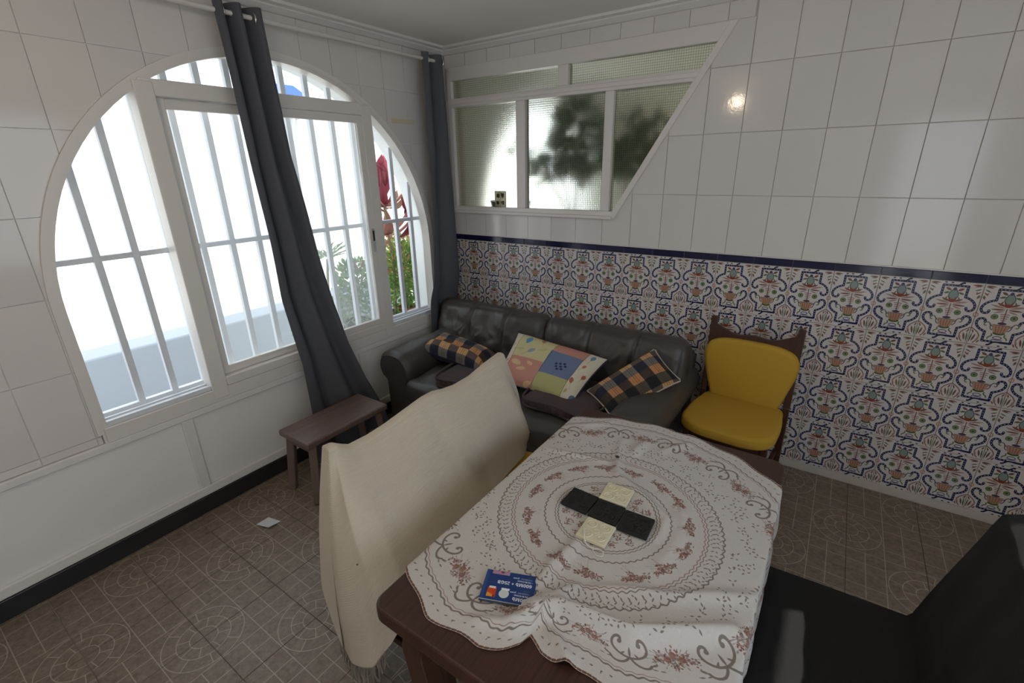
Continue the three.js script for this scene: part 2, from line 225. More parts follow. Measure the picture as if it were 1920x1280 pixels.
// floor: printed stone-look tiles, ring motifs round every other corner
const FT = 0.312, FX = 0.826, FZ = 2.01;
const floorPrint = (flip) => texOf(canvas(512, 512, (c, n) => {
  c.fillStyle = '#75685c'; c.fillRect(0, 0, n, n);
  for (let i = 0; i < 5200; i++) { const k = rnd(); c.fillStyle = `rgba(${k < 0.4 ? '150,138,122' : k < 0.7 ? '92,78,62' : '134,112,96'},${rr(0.04, 0.2)})`; const s = rr(2, 22); c.beginPath(); c.ellipse(rnd() * n, rnd() * n, s, s * rr(0.3, 1), rnd() * 3, 0, 6.3); c.fill(); }
  const S = n / FT; c.strokeStyle = 'rgba(178,166,152,0.85)'; c.lineWidth = n * 0.011; c.lineCap = 'round';
  const line = (a, b, d, e) => { c.beginPath(); c.moveTo(a, b); c.lineTo(d, e); c.stroke(); };
  const corners = flip ? [[n, 0], [0, n]] : [[0, 0], [n, n]], plain = flip ? [[0, 0], [n, n]] : [[n, 0], [0, n]];
  for (const [x, y] of corners) {
    for (const r of [0.05, 0.097, 0.148]) { c.beginPath(); c.arc(x, y, r * S, 0, 6.3); c.stroke(); }
    for (let k = 0; k < 16; k++) { const a = k * Math.PI / 8 + 0.2, odd = k % 2; c.beginPath(); const r0 = odd ? 0.05 : 0.097, r1 = odd ? 0.097 : 0.148; c.moveTo(x + Math.cos(a) * r0 * S, y + Math.sin(a) * r0 * S); c.lineTo(x + Math.cos(a) * r1 * S, y + Math.sin(a) * r1 * S); c.stroke(); }
  }
  for (const [x, y] of plain) { const sx = x ? -1 : 1, sy = y ? -1 : 1, h = 0.156 * S, q = 0.078 * S; line(x + sx * h, y, x + sx * h, y + sy * h); line(x, y + sy * h, x + sx * h, y + sy * h); line(x + sx * q, y, x + sx * q, y + sy * h); line(x, y + sy * q, x + sx * h, y + sy * q); }
}));
const fMatA = [0, 1].map((f) => M({ map: floorPrint(f), roughness: 0.42, bumpMap: rep(bumpCoarse, 1.5, 1.5), bumpScale: 0.0015 }));
{
  const floor = struct(group('floor'), 'brown ceramic floor tiles printed with stone rings and blocks', 'floor');
  mesh('floor_bed', box(-0.0, RX, -0.12, -0.006, 0, RZ), mat.grout, floor);
  const g = tileGeo(FT - 0.0018, FT - 0.0018, 0.008, 0.001); g.rotateX(-Math.PI / 2);
  for (let i = -3; i < 12; i++) for (let j = -7; j < 9; j++) {
    const x0 = FX + i * FT, z0 = FZ + j * FT; if (x0 + FT < 0.01 || x0 > RX - 0.01 || z0 + FT < 0.01 || z0 > RZ - 0.01) continue;
    const cutOff = x0 < 0 || x0 + FT > RX || z0 < 0 || z0 + FT > RZ; let gg = g, cx = x0 + FT / 2, cz = z0 + FT / 2;
    if (cutOff) { const a0 = Math.max(x0, 0), a1 = Math.min(x0 + FT, RX), b0 = Math.max(z0, 0), b1 = Math.min(z0 + FT, RZ); if (a1 - a0 < 0.01 || b1 - b0 < 0.01) continue; gg = tileGeo(a1 - a0 - 0.003, b1 - b0 - 0.003, 0.008, 0.0015); gg.rotateX(-Math.PI / 2); const u = gg.attributes.uv, p = gg.attributes.position; cx = (a0 + a1) / 2; cz = (b0 + b1) / 2; for (let k = 0; k < u.count; k++) u.setXY(k, (p.getX(k) + cx - x0) / FT, 1 - (p.getZ(k) + cz - z0) / FT); }
    // canvas top-left is the tile's (x0, z0) corner
    mesh('floor_tile', gg, fMatA[(((i + j) % 2) + 2) % 2], floor).position.set(cx, rr(-0.0004, 0.0004), cz);
  }
}
struct(mesh('ceiling', box(-0.22, RX + 0.22, CH, CH + 0.2, -3.6, RZ + 0.22), mat.ceil), 'plain off-white plaster ceiling', 'ceiling');

// left wall with the arched window; the same wall goes on past the next room's arch
const wallL = struct(group('wall_left'), 'white tiled wall round the arched window', 'wall');
mesh('masonry', prismX([[-3.6, -0.3], [RZ + 0.22, -0.3], [RZ + 0.22, CH], [-3.6, CH]], -0.22, -0.006, [archPts(ARC).reverse(), archPts(ARC2).reverse()]), mat.outside, wallL);
mesh('dado', box(-0.006, 0.004, 0, 0.61, 0, RZ), mat.plaster, wallL);
for (let i = 0; i < 24; i++) for (let j = 0; j < 8; j++) layTile(wallL, 'white_tile', whiteTiles, 0.016 - 0.198 + i * 0.198, 0.016 + i * 0.198, 0.317 + j * 0.333, 0.65 + j * 0.333, [0.001, RZ - 0.001, 0.612, COR + 0.01], archPts(ARC, ARC.r + 0.002), 'x');
for (const [a, b, c, d] of [[1.05, 1.105, 0.14, 0.6], [2.2, 2.255, 0.14, 0.6]]) mesh('panel_batten', rbox(0.002, 0.02, c, d, a, b, 0.005), mat.trim, wallL);
mesh('panel_rail', rbox(0.002, 0.022, 0.575, 0.614, 0.005, RZ - 0.01, 0.006), mat.trim, wallL);
mesh('panel_rail', rbox(0.002, 0.024, 0.1, 0.155, 0.005, RZ - 0.01, 0.008), mat.trim, wallL);
mesh('tape_mark', rbox(0.0005, 0.0025, 2.112, 2.142, 0.36, 0.57, 0.001), M({ color: rgb(0.62, 0.55, 0.40), roughness: 0.6 }), wallL);
struct(mesh('baseboard_left', rbox(0, 0.028, 0, 0.1, 0, RZ, 0.006), mat.black), 'glossy black baseboard under the arched window', 'baseboard');

// back wall: printed tiles, cobalt border, white tiles round the frosted window
const WIN = [[0.035, 1.475], [1.424, 1.475], [2.056, 2.512], [0.035, 2.512]];
const wallB = struct(group('wall_back'), 'tiled wall with printed vase tiles, blue border and frosted window', 'wall');
mesh('masonry', prismZ([[0, -0.12], [RX + 0.22, -0.12], [RX + 0.22, CH], [0, CH]], -0.15, -0.006, [WIN.slice().reverse()]), mat.grout, wallB);
for (let i = 0; i < 22; i++) {
  const a = 0.114 - 0.2 + i * 0.2, w = 0.1495 - 0.2 + i * 0.2, lim = [0.001, RX - 0.001, 0.04, COR + 0.01];
  for (let j = 0; j < 4; j++) layTile(wallB, 'printed_tile', patternTiles, a, a + 0.2, 1.252 - 0.301 * (j + 1), 1.252 - 0.301 * j, lim, null, 'z');
  layTile(wallB, 'blue_border_tile', blueTiles, a, a + 0.2, 1.252, 1.2945, lim, null, 'z');
  for (let j = 0; j < 4; j++) if (!(j === 3 && w + 0.1 < 2.0)) layTile(wallB, 'white_tile', whiteTiles, w, w + 0.2, 1.3005 + 0.333 * j, 1.3005 + 0.333 * (j + 1), [lim[0], lim[1], 1.3005, w < 1.95 && j === 3 ? 2.512 : lim[3]], WIN, 'z');
  if (w + 0.1 < 2.05) layTile(wallB, 'white_tile', whiteTiles, w + 0.06, w + 0.26, 2.512, 2.6, [0.001, 2.14, 2.512, lim[3]], null, 'z');
}
mesh('border_bead', rbox(0.001, RX, 1.2945, 1.302, -0.004, 0.0035, 0.003), whiteTiles[0], wallB);
// right and front walls
struct(mesh('wall_right', prismX([[-0.15, -0.12], [RZ + 0.22, -0.12], [RZ + 0.22, CH], [-0.15, CH]], RX, RX + 0.22, [[[1.2, 0.9], [1.2, 2.45], [4.3, 2.45], [4.3, 0.9]]]), mat.plaster), 'plain white plaster wall beside the table', 'wall');
{
  const w = struct(group('window_3'), 'white framed window in the plaster wall', 'window');
  const q = (y0, y1, z0, z1) => rbox(RX + 0.06, RX + 0.11, y0, y1, z0, z1);
  mesh('window_frame', [q(0.9, 0.96, 1.2, 4.3), q(2.39, 2.45, 1.2, 4.3), ...[1.2, 2.213, 3.227, 4.24].map((z) => q(0.96, 2.39, z, z + 0.06))], mat.frameL, w);
  for (const z of [1.26, 2.273, 3.287]) mesh('pane', box(RX + 0.082, RX + 0.086, 0.96, 2.39, z, z + 0.953), mat.clearPane, w);
  struct(mesh('yard_floor', box(RX + 0.22, 10, -0.3, -0.05, -9, RZ + 0.22), M({ color: rgb(0.6, 0.57, 0.52), roughness: 0.9 })), 'pale yard floor beyond the plain window', 'yard');
}
struct(mesh('wall_front', prismZ([[0, -0.12], [RX, -0.12], [RX, CH], [0, CH]], RZ, RZ + 0.22, [[[3.04, 0], [3.04, 2.35], [3.96, 2.35], [3.96, 0]]]), mat.plaster), 'white plaster wall with the glazed terrace door', 'wall');
{
  const d = struct(group('door_1'), 'white framed glazed terrace door', 'door');
  for (let k = 2; k < 3; k++) {
    const a = 1.2 + 0.92 * k, b = a + 0.92, L = new THREE.Group(); L.name = 'door_leaf'; d.add(L);
    mesh('leaf_frame', [rbox(a, a + 0.06, 0, 2.35, RZ + 0.03, RZ + 0.08), rbox(b - 0.06, b, 0, 2.35, RZ + 0.03, RZ + 0.08), rbox(a + 0.06, b - 0.06, 2.28, 2.35, RZ + 0.03, RZ + 0.08), rbox(a + 0.06, b - 0.06, 0, 0.12, RZ + 0.03, RZ + 0.08)], mat.frameL, L); mesh('pane', box(a + 0.06, b - 0.06, 0.12, 2.28, RZ + 0.052, RZ + 0.056), mat.clearPane, L);
    mesh('handle', rbox(k % 2 ? a + 0.015 : b - 0.045, k % 2 ? a + 0.045 : b - 0.015, 1.0, 1.14, RZ, RZ + 0.03, 0.008), mat.metal, L);
  }
  struct(mesh('terrace_floor', box(-0.22, 9, -0.3, -0.05, RZ + 0.22, 12), M({ color: rgb(0.6, 0.57, 0.52), roughness: 0.9 })), 'pale terrace floor beyond the glazed doors', 'terrace');
}
// cornice
{
  const prof = [[0, COR], [0.02, COR], [0.048, 2.617], [0.048, 2.624], [0.076, 2.63], [0.076, CH], [0, CH]];
  const gb = extr(prof, RX); gb.rotateY(-Math.PI / 2); gb.translate(RX, 0, 0); // runs along x at z = 0 ... profile depth along z
  struct(mesh('trim_1', gb, mat.trim), 'stepped white cornice above the frosted window', 'cornice');
  const gl = extr(prof, RZ); struct(mesh('trim_2', gl, mat.trim), 'stepped white cornice above the arched window', 'cornice');
}

// ---------------------------------------------------------------- arched window
{
  const w = struct(group('window_1'), 'white arched aluminium window with sliding sashes', 'window');
  const X0 = -0.065, X1 = 0.018, r1 = ARC.r - 0.002, r0 = ARC.r - 0.03;
  mesh('arch_frame', prismX(archPts(ARC, r1, 0.612, 48), X0, X1 - 0.006, [archPts({ ...ARC, y0: 0.69 }, r0, 0.69, 48).reverse()]), mat.frameL, w);
  mesh('arch_bead', prismX(archPts(ARC, r1 + 0.016, 0.66, 48), 0.001, 0.014, [archPts({ ...ARC }, r1 - 0.012, 0.6, 48).reverse().map(([z, y]) => [z, Math.max(y, 0.665)])]), mat.frameL, w);
  mesh('sill_rail', rbox(X0, X1 + 0.006, 0.612, 0.69, ARC.z - r1 + 0.01, ARC.z + r1 - 0.01, 0.006), mat.frameL, w);
  mesh('sill_rail', rbox(X0, X1 + 0.012, 0.69, 0.742, 0.845, 1.995, 0.006), mat.frameL, w);
  mesh('transom', rbox(X0, X1 + 0.004, 2.139, 2.211, 0.79, 2.05, 0.006), mat.frameL, w);
  for (const z of [0.765, 1.995]) mesh('post', rbox(X0, X1 + 0.008, 0.63, 2.2, z, z + 0.08, 0.006), mat.frameL, w);
  for (const [z, y0, y1] of [[1.4, 2.211, 2.38]]) mesh('mullion', rbox(X0 + 0.01, X1 - 0.004, y0, y1, z, z + 0.035, 0.005), mat.frameL, w);
  const sash = (z0, z1, x0) => {
    const s = mesh('sash', [rbox(x0, x0 + 0.03, 0.742, 2.137, z0, z0 + 0.046, 0.004), rbox(x0, x0 + 0.03, 0.742, 2.137, z1 - 0.046, z1, 0.004), rbox(x0, x0 + 0.03, 2.092, 2.137, z0 + 0.046, z1 - 0.046, 0.004), rbox(x0, x0 + 0.03, 0.742, 0.785, z0 + 0.046, z1 - 0.046, 0.004)], mat.frameL, w);
    mesh('pane', box(x0 + 0.012, x0 + 0.016, 0.785, 2.092, z0 + 0.046, z1 - 0.046), mat.dustyPane, s);
    return s;
  };
  const sA = sash(0.845, 1.44, -0.004); sash(1.4, 1.995, -0.045);
  const h = mesh('latch', rbox(0.026, 0.034, 1.27, 1.43, 0.853, 0.878, 0.006), M({ color: rgb(0.5, 0.48, 0.46), roughness: 0.4 }), sA);
  mesh('latch_slot', rbox(0.033, 0.037, 1.345, 1.415, 0.858, 0.873, 0.004), mat.black, sA);
  // track of the open side light, and the upper lights
  for (const [a, b] of [[0.295, 0.765], [2.075, 2.545]]) mesh('sill_track', [rbox(-0.06, -0.045, 0.69, 0.712, a, b, 0.003), rbox(-0.03, -0.018, 0.69, 0.708, a, b, 0.003), rbox(0.0, 0.012, 0.69, 0.715, a, b, 0.003)], mat.bars, w);
  const seg = (z0, z1, n = 20) => { const p = []; for (let i = 0; i <= n; i++) { const z = lerp(z1, z0, i / n); p.push([z, ARC.y + Math.sqrt(r0 * r0 - (z - ARC.z) ** 2)]); } return p; };
  for (const [a, b] of [[0.86, 1.4], [1.435, 1.98]]) mesh('pane', prismX([[a, 2.211], [b, 2.211], ...seg(a, b)], -0.026, -0.022), mat.clearPane, w);
}
{
  const g = group('window_grille'); tag(g, 'white steel security bars outside the arched window', 'grille');
  for (let k = -1; k < 14; k++) { const z = 0.38 + 0.152 * k; const d = ARC.r * ARC.r - (z - ARC.z) ** 2; if (d < 0.02) continue; mesh('bar', rbox(-0.115, -0.085, 0.7, ARC.y + Math.sqrt(d) - 0.022, z - 0.015, z + 0.015, 0.003, 1), mat.bars, g); }
  mesh('cross_bar', rbox(-0.118, -0.086, 1.432, 1.458, 0.275, 2.565, 0.003, 1), mat.bars, g);
  mesh('cross_bar', rbox(-0.118, -0.086, 0.7, 0.722, 0.275, 2.565, 0.003, 1), mat.bars, g);
}
// ---------------------------------------------------------------- frosted window on the back wall
{
  const w = struct(group('window_2'), 'white framed window with wired frosted panes and a slanting end', 'window');
  const sx = (y) => 1.424 + (y - 1.475) * 0.6095; // slanting edge
  const Z0 = -0.05, Z1 = 0.012, fr = (pts, z0 = Z0, z1 = Z1) => prismZ(pts, z0, z1, [], 0.003);
  const R = (x0, x1, y0, y1, z0 = Z0, z1 = Z1) => mesh('frame_bar', rbox(x0, x1, y0, y1, z0, z1, 0.004), mat.frame, w);
  R(0.035, 0.073, 1.49, 2.51); R(0.073, sx(1.5), 1.478, 1.522); R(0.03, sx(1.475) - 0.005, 1.47, 1.492, Z0, 0.03);
  mesh('frame_bar', fr([[0.035, 2.424], [sx(2.424), 2.424], [sx(2.512), 2.512], [0.035, 2.512]]), mat.frame, w);
  mesh('frame_bar', fr([[0.073, 2.243], [sx(2.243) - 0.02, 2.243], [sx(2.303) - 0.02, 2.303], [0.073, 2.303]], Z0, 0.016), mat.frame, w);
  mesh('frame_bar', fr([[0.073, 2.262], [sx(2.262) - 0.02, 2.262], [sx(2.288) - 0.02, 2.288], [0.073, 2.288]], 0.013, 0.026), mat.frame, w);
  R(0.993, 1.07, 2.303, 2.424); R(0.66, 0.735, 1.522, 2.243); R(1.335, 1.393, 1.522, 2.243);
  mesh('frame_bar', fr([[sx(1.475) - 0.03, 1.475], [sx(1.475) + 0.012, 1.475], [sx(2.512) + 0.012, 2.512], [sx(2.512) - 0.03, 2.512]], Z0, 0.014), mat.frame, w);
  // wired glass: a square wire mesh in a pressed, uneven sheet
  const n = 512, cells = 16;
  const wire = texOf(canvas(n, n, (c) => { c.fillStyle = '#faf9ee'; c.fillRect(0, 0, n, n); c.strokeStyle = '#aab0a2'; c.lineWidth = 4; for (let i = 0; i < cells; i++) { const p = (i + 0.5) * n / cells; c.beginPath(); c.moveTo(p, 0); c.lineTo(p, n); c.moveTo(0, p); c.lineTo(n, p); c.stroke(); } }));
  const relief = noiseTex(256, [[30, 0.5], [70, 0.4]], (s, u, v) => { const a = Math.cos(u * 16 * 2 * Math.PI), b = Math.cos(v * 16 * 2 * Math.PI); return 128 + 26 * (a + b) + 90 * s; });
  const k = 1 / (cells * 0.0135); for (const t of [wire, relief]) t.repeat.set(k, k);
  const glass = new THREE.MeshPhysicalMaterial({ map: wire, color: rgb(1, 1, 1), transmission: 1, thickness: 0.005, roughness: 0.27, ior: 1.45, bumpMap: relief, bumpScale: 0.0007 });
  const pane = (pts) => mesh('wired_pane', prismZ(pts, -0.022, -0.017), glass, w);
  pane([[0.07, 2.3], [0.997, 2.3], [0.997, 2.428], [0.07, 2.428]]);
  pane([[1.066, 2.3], [sx(2.3) - 0.01, 2.3], [sx(2.428) - 0.01, 2.428], [1.066, 2.428]]);
  pane([[0.07, 1.518], [0.664, 1.518], [0.664, 2.247], [0.07, 2.247]]);
  pane([[0.731, 1.518], [1.339, 1.518], [1.339, 2.247], [0.731, 2.247]]);
  pane([[1.389, 1.518], [sx(1.518) - 0.01, 1.518], [sx(2.247) - 0.01, 2.247], [1.389, 2.247]]);
}
// ---------------------------------------------------------------- curtains and rod
{
  const rod = group('curtain_rod'); tag(rod, 'slim white curtain rod above the arched window', 'curtain rod');
  mesh('pole', cyl([0.115, 2.522, 0.2], [0.115, 2.515, 3.4], 0.011, 0.011, 16), mat.rod, rod);
  mesh('bracket', [rbox(0, 0.1, 2.512, 2.524, 0.165, 0.18, 0.003), rbox(0, 0.012, 2.48, 2.55, 0.15, 0.195, 0.004), cyl([0.1, 2.518, 0.172], [0.115, 2.52, 0.205], 0.006)], mat.rod, rod);
  const ring = (z, y = 2.515) => { const g = new THREE.TorusGeometry(0.027, 0.005, 8, 24); g.translate(0.115, y, z); return g; };
  const drape = (name, label, zl, zr, folds, amp, xoff, tops, bottom, rings) => {
    const c = group(name); tag(c, label, 'curtain');
    const fabric = grid((u, v) => {
      const y = lerp(tops, bottom, v), a = pw(zl, y), b = pw(zr, y), z = lerp(a, b, u);
      const tight = 1 - 0.25 * v, ph = u * folds * 2 * Math.PI + 0.9 * Math.sin(v * 2.2 + u * 3);
      const x = 0.115 + xoff(y) + amp * tight * (Math.sin(ph) + 0.3 * Math.sin(2.3 * ph + 1.2) * v) + 0.012 * N3(u * 4, v * 5, 2.2);
      return [Math.max(x, 0.034), y, z + 0.012 * Math.cos(ph) * (0.4 + v)];
    }, Math.round(folds * 36), 70, (u, v) => [u, v]);
    mesh('fabric', fabric, mat.curtain, c);
    for (const z of rings) mesh('grommet', ring(z), mat.metal, c);
    return c;
  };
  drape('curtain', 'dark grey eyelet curtain gathered in the corner behind the sofa', [[0.05, 0.42], [0.6, 0.43], [1.3, 0.375], [1.87, 0.345], [2.55, 0.345]], [[0.05, 0.045], [2.55, 0.10]], 1.75, 0.034, (y) => -0.045 * sstep(1.0, 0.78, y), 2.562, 0.02, [0.305, 0.16]);
  drape('curtain', 'dark grey curtain hanging down behind the low bench', [[0.05, 1.62], [0.38, 1.6], [0.7, 1.6], [1.12, 1.65], [1.45, 1.655], [2.55, 1.70]], [[0.02, 1.02], [0.26, 1.10], [0.45, 1.18], [0.75, 1.275], [1.05, 1.34], [1.33, 1.385], [1.87, 1.455], [2.25, 1.475], [2.55, 1.485]], 2.4, 0.04, (y) => 0.02 * sstep(0.9, 0.1, y), 2.562, 0.015, [1.52, 1.6, 1.67]);
}
// ---------------------------------------------------------------- low bench
{
  const b = group('low_bench', [0.36, 0, 1.585]); tag(b, 'low dark wooden bench with splayed legs under the window', 'bench');
  mesh('seat_board', rbox(-0.146, 0.146, 0.362, 0.402, -0.285, 0.285, 0.012, 3), mat.bench, b);
  for (const sx of [-1, 1]) for (const sz of [-1, 1]) mesh('leg', bar([sx * 0.105, 0.365, sz * 0.235], [sx * 0.125, 0.0, sz * 0.275], 0.045, 0.045), mat.bench, b);
  for (const sz of [-1, 1]) mesh('apron', rbox(-0.09, 0.09, 0.315, 0.364, sz * 0.243 - 0.012, sz * 0.243 + 0.012, 0.004), mat.bench, b);
}
// ---------------------------------------------------------------- sofa
{
  const s = group('leather_sofa', [1.12, 0, 0.62]); tag(s, 'dark brown leather two seat sofa with rolled arms', 'sofa');
  const L = mat.leather, crease = (v, k, amt) => amt * N3(v.x * k, v.y * k, v.z * k + 3);
  mesh('base', soft(1.72, 0.24, 0.86, 0.03, [0, 0, 0.01], [24, 6, 12], (v) => { v.x += 0; }).translate(0, 0.18, -0.03), L, s);
  for (const x of [-0.78, 0.78]) for (const z of [-0.36, 0.34]) mesh('foot', cyl([x, 0, z], [x, 0.07, z], 0.025, 0.032), mat.wood, s);
  mesh('back_frame', soft(1.98, 0.56, 0.16, 0.05, [0, 0, 0], [20, 10, 4]).translate(-0.03, 0.42, -0.5), L, s);
  // back cushions, each with two stitched seams; they lean on the frame
  const back = (cx, w, sd) => {
    const g = soft(w, 0.46, 0.2, 0.07, [0.012, 0.012, 0.035], [110, 52, 14], (v, a, b, c) => {
      for (const q of [-0.28, 0.36]) { const d = (a - q - 0.03 * b) / 0.03; if (c > 0 || b > 0.6) v.z -= 0.02 * Math.exp(-d * d) * (c > 0 ? 1 : 0), v.y -= b > 0.6 ? 0.008 * Math.exp(-d * d) : 0; }
      if (c > 0) { v.z += 0.022 * N3(v.x * 7 + sd, v.y * 9, sd) * (1 - b * b * 0.5) + 0.006 * N3(v.x * 22 + v.y * 14, v.y * 16 - v.x * 9, sd + 4); const wr = (f, g, o2) => Math.pow(1 - Math.min(1, Math.abs(N3(v.x * f + v.y * g + sd, v.y * g * 0.35 - v.x * 1.5, o2)) * 4.5), 2); v.z += (0.009 * wr(7, 5, 2.2) * sstep(-0.1, 0.3, N3(v.x * 4 + sd, v.y * 4, 8)) + 0.006 * wr(10, -6, 7.1) * sstep(0, 0.3, N3(v.x * 5, v.y * 4 + sd, 3))) * Math.max(0, 1 - (b * 1.1) ** 2) * Math.max(0, 1 - (a * 0.95) ** 4); }
      v.y += 0.006 * N3(v.x * 5, sd, 2);
    });
    at(g, cx, 0.575, -0.335, 0, -0.24, 0); const m = mesh('back_cushion', g, L, s);
    return m;
  };
  back(-0.535, 1.0, 1.3); back(0.46, 0.985, 5.7);
  const seat = (cx, w, sd) => mesh('seat_cushion', soft(w, 0.17, 0.74, 0.05, [0.004, 0.02, 0.02], [40, 8, 34], (v, a, b, c) => { if (b > 0) v.y += 0.016 * N3(v.x * 6 + sd, v.z * 6, sd) - 0.015 * Math.exp(-((a / 0.5) ** 2) - ((c / 0.5) ** 2)); }).translate(cx, 0.36, 0.075), L, s);
  seat(-0.36, 0.715, 2.1); seat(0.358, 0.715, 8.4);
  // rolled arms: a scroll profile carried from back to front
  const arm = (side) => {
    const prof = [[0.10, 0.05], [0.10, 0.3], [0.108, 0.4], [0.155, 0.44], [0.175, 0.505], [0.155, 0.565], [0.10, 0.60], [0.03, 0.612], [-0.05, 0.60], [-0.10, 0.56], [-0.125, 0.5], [-0.12, 0.42], [-0.115, 0.3], [-0.115, 0.05]];
    const cur = new THREE.CatmullRomCurve3(prof.map(([x, y]) => V(x, y, 0)), false, 'centripetal'), P = cur.getPoints(52);
    const shell = grid((u, v) => { const p = P[Math.round(u * 52)], z = lerp(-0.5, 0.40, v), endr = v > 0.93 ? (v - 0.93) / 0.07 : 0, sh = 1 - 0.12 * (1 - Math.sqrt(1 - endr * endr * 0.999)), x = (p.x - 0.02) * sh + 0.02, y = lerp(0.3, p.y, p.y > 0.3 ? sh : 1) + 0.008 * N3(p.x * 8, z * 6, side * 3 + 1) * (p.y > 0.35 ? 1 : 0); return [side * x, y, z]; }, 52, 40, (u, v) => [u * 1.4, v]);
    const front = new THREE.ShapeGeometry(shapeOf(P.map((p) => [side * ((p.x - 0.02) * 0.88 + 0.02), lerp(0.3, p.y, p.y > 0.3 ? 0.88 : 1)]))); front.translate(0, 0, 0.4);
    const bk = new THREE.ShapeGeometry(shapeOf(P.map((p) => [side * p.x, p.y]))); bk.translate(0, 0, -0.5);
    const m = mesh('arm', [shell, front, bk], L, s); m.position.x = side * 0.835; return m;
  };
  mat.leather.side = THREE.DoubleSide; arm(-1); arm(1);
}
// ---------------------------------------------------------------- pillows and pads
// a stuffed pillow through four corner points (top-left, top-right, bottom-right, bottom-left, seen from the front)
function pillow(name, label, cs, thick, front, back, piping, sd, grp) {
  const C4 = cs.map((c) => V(...c)), ctr = C4.reduce((a, c) => a.add(c.clone().multiplyScalar(0.25)), V(0, 0, 0));
  const n = C4[1].clone().sub(C4[3]).cross(C4[0].clone().sub(C4[2])).normalize();
  const o = group(name, ctr.toArray()); tag(o, label, 'cushion', grp);
  const P = (u, v, sgn) => {
    const a = u * 2 - 1, b = v * 2 - 1, pin = 1 - 0.05 * (1 - a * a) * Math.abs(b) ** 3, pin2 = 1 - 0.05 * (1 - b * b) * Math.abs(a) ** 3;
    const uu = 0.5 + a / 2 * pin2, vv = 0.5 + b / 2 * pin;
    const p = C4[0].clone().lerp(C4[1], uu).lerp(C4[3].clone().lerp(C4[2], uu), vv).sub(ctr);
    const h = Math.pow(Math.max(0, (1 - a ** 4) * (1 - b ** 4)), 0.55) * (1 + 0.16 * N3(a * 2 + sd, b * 2, sd)) + 0.06 * N3(a * 6 + sd, b * 6, 1) * (1 - a * a) * (1 - b * b);
    return p.add(n.clone().multiplyScalar(sgn * thick / 2 * h)).toArray();
  };
  mesh('cover_front', grid((u, v) => P(u, 1 - v, 1), 40, 30), front, o);
  mesh('cover_back', grid((u, v) => P(1 - u, 1 - v, -1), 24, 18), back, o);
  if (piping) { const pts = []; for (let i = 0; i < 48; i++) { const k = i / 12, e = Math.floor(k), t = k - e; pts.push(e === 0 ? P(t, 0, 0) : e === 1 ? P(1, t, 0) : e === 2 ? P(1 - t, 1, 0) : P(0, 1 - t, 0)); } mesh('piping', tube(pts, 0.005, 120, 6, true), piping, o); }
  return o;
}
const plaid = (seedRow, ncol, nrow, seamRow) => texOf(canvas(1024, 640, (c, W, H) => {
  const cols = [['#5a4a42', '#c79a6a'], ['#1f2233', '#6f6a64'], ['#3f312b', '#bd8457'], ['#17181c', '#4d483c']];
  const cw = W / ncol, ch = H / nrow;
  for (let j = 0; j < nrow; j++) for (let i = 0; i < ncol; i++) {
    const sh = seamRow && j >= seamRow ? 1 : 0; c.fillStyle = cols[(j + seedRow + sh) % 4][(i + sh) % 2]; c.fillRect(i * cw, j * ch, cw + 1, ch + 1);
    if ((i + sh) % 2) { c.fillStyle = 'rgba(50,24,24,0.75)'; c.fillRect((i + 0.42) * cw, j * ch, cw * 0.035, ch); c.fillRect((i + 0.6) * cw, j * ch, cw * 0.035, ch); c.fillStyle = 'rgba(120,60,40,0.35)'; c.fillRect((i + 0.2) * cw, j * ch, cw * 0.03, ch); c.fillRect((i + 0.8) * cw, j * ch, cw * 0.03, ch); }
  }
  for (let i = 0; i < 26000; i++) { c.fillStyle = rnd() < 0.5 ? 'rgba(255,240,220,0.05)' : 'rgba(0,0,0,0.07)'; c.fillRect(rnd() * W, rnd() * H, rnd() < 0.5 ? 6 : 1, rnd() < 0.5 ? 1 : 6); }
}));
const weave = rep(bumpFine, 6, 4);
const cloth = (map, bs = 0.0005) => M({ map, roughness: 0.92, bumpMap: weave, bumpScale: bs, side: THREE.DoubleSide });
const plaidA = cloth(plaid(0, 6.6, 4.2, 0)), plaidB = cloth(plaid(0, 6.6, 4.6, 3));
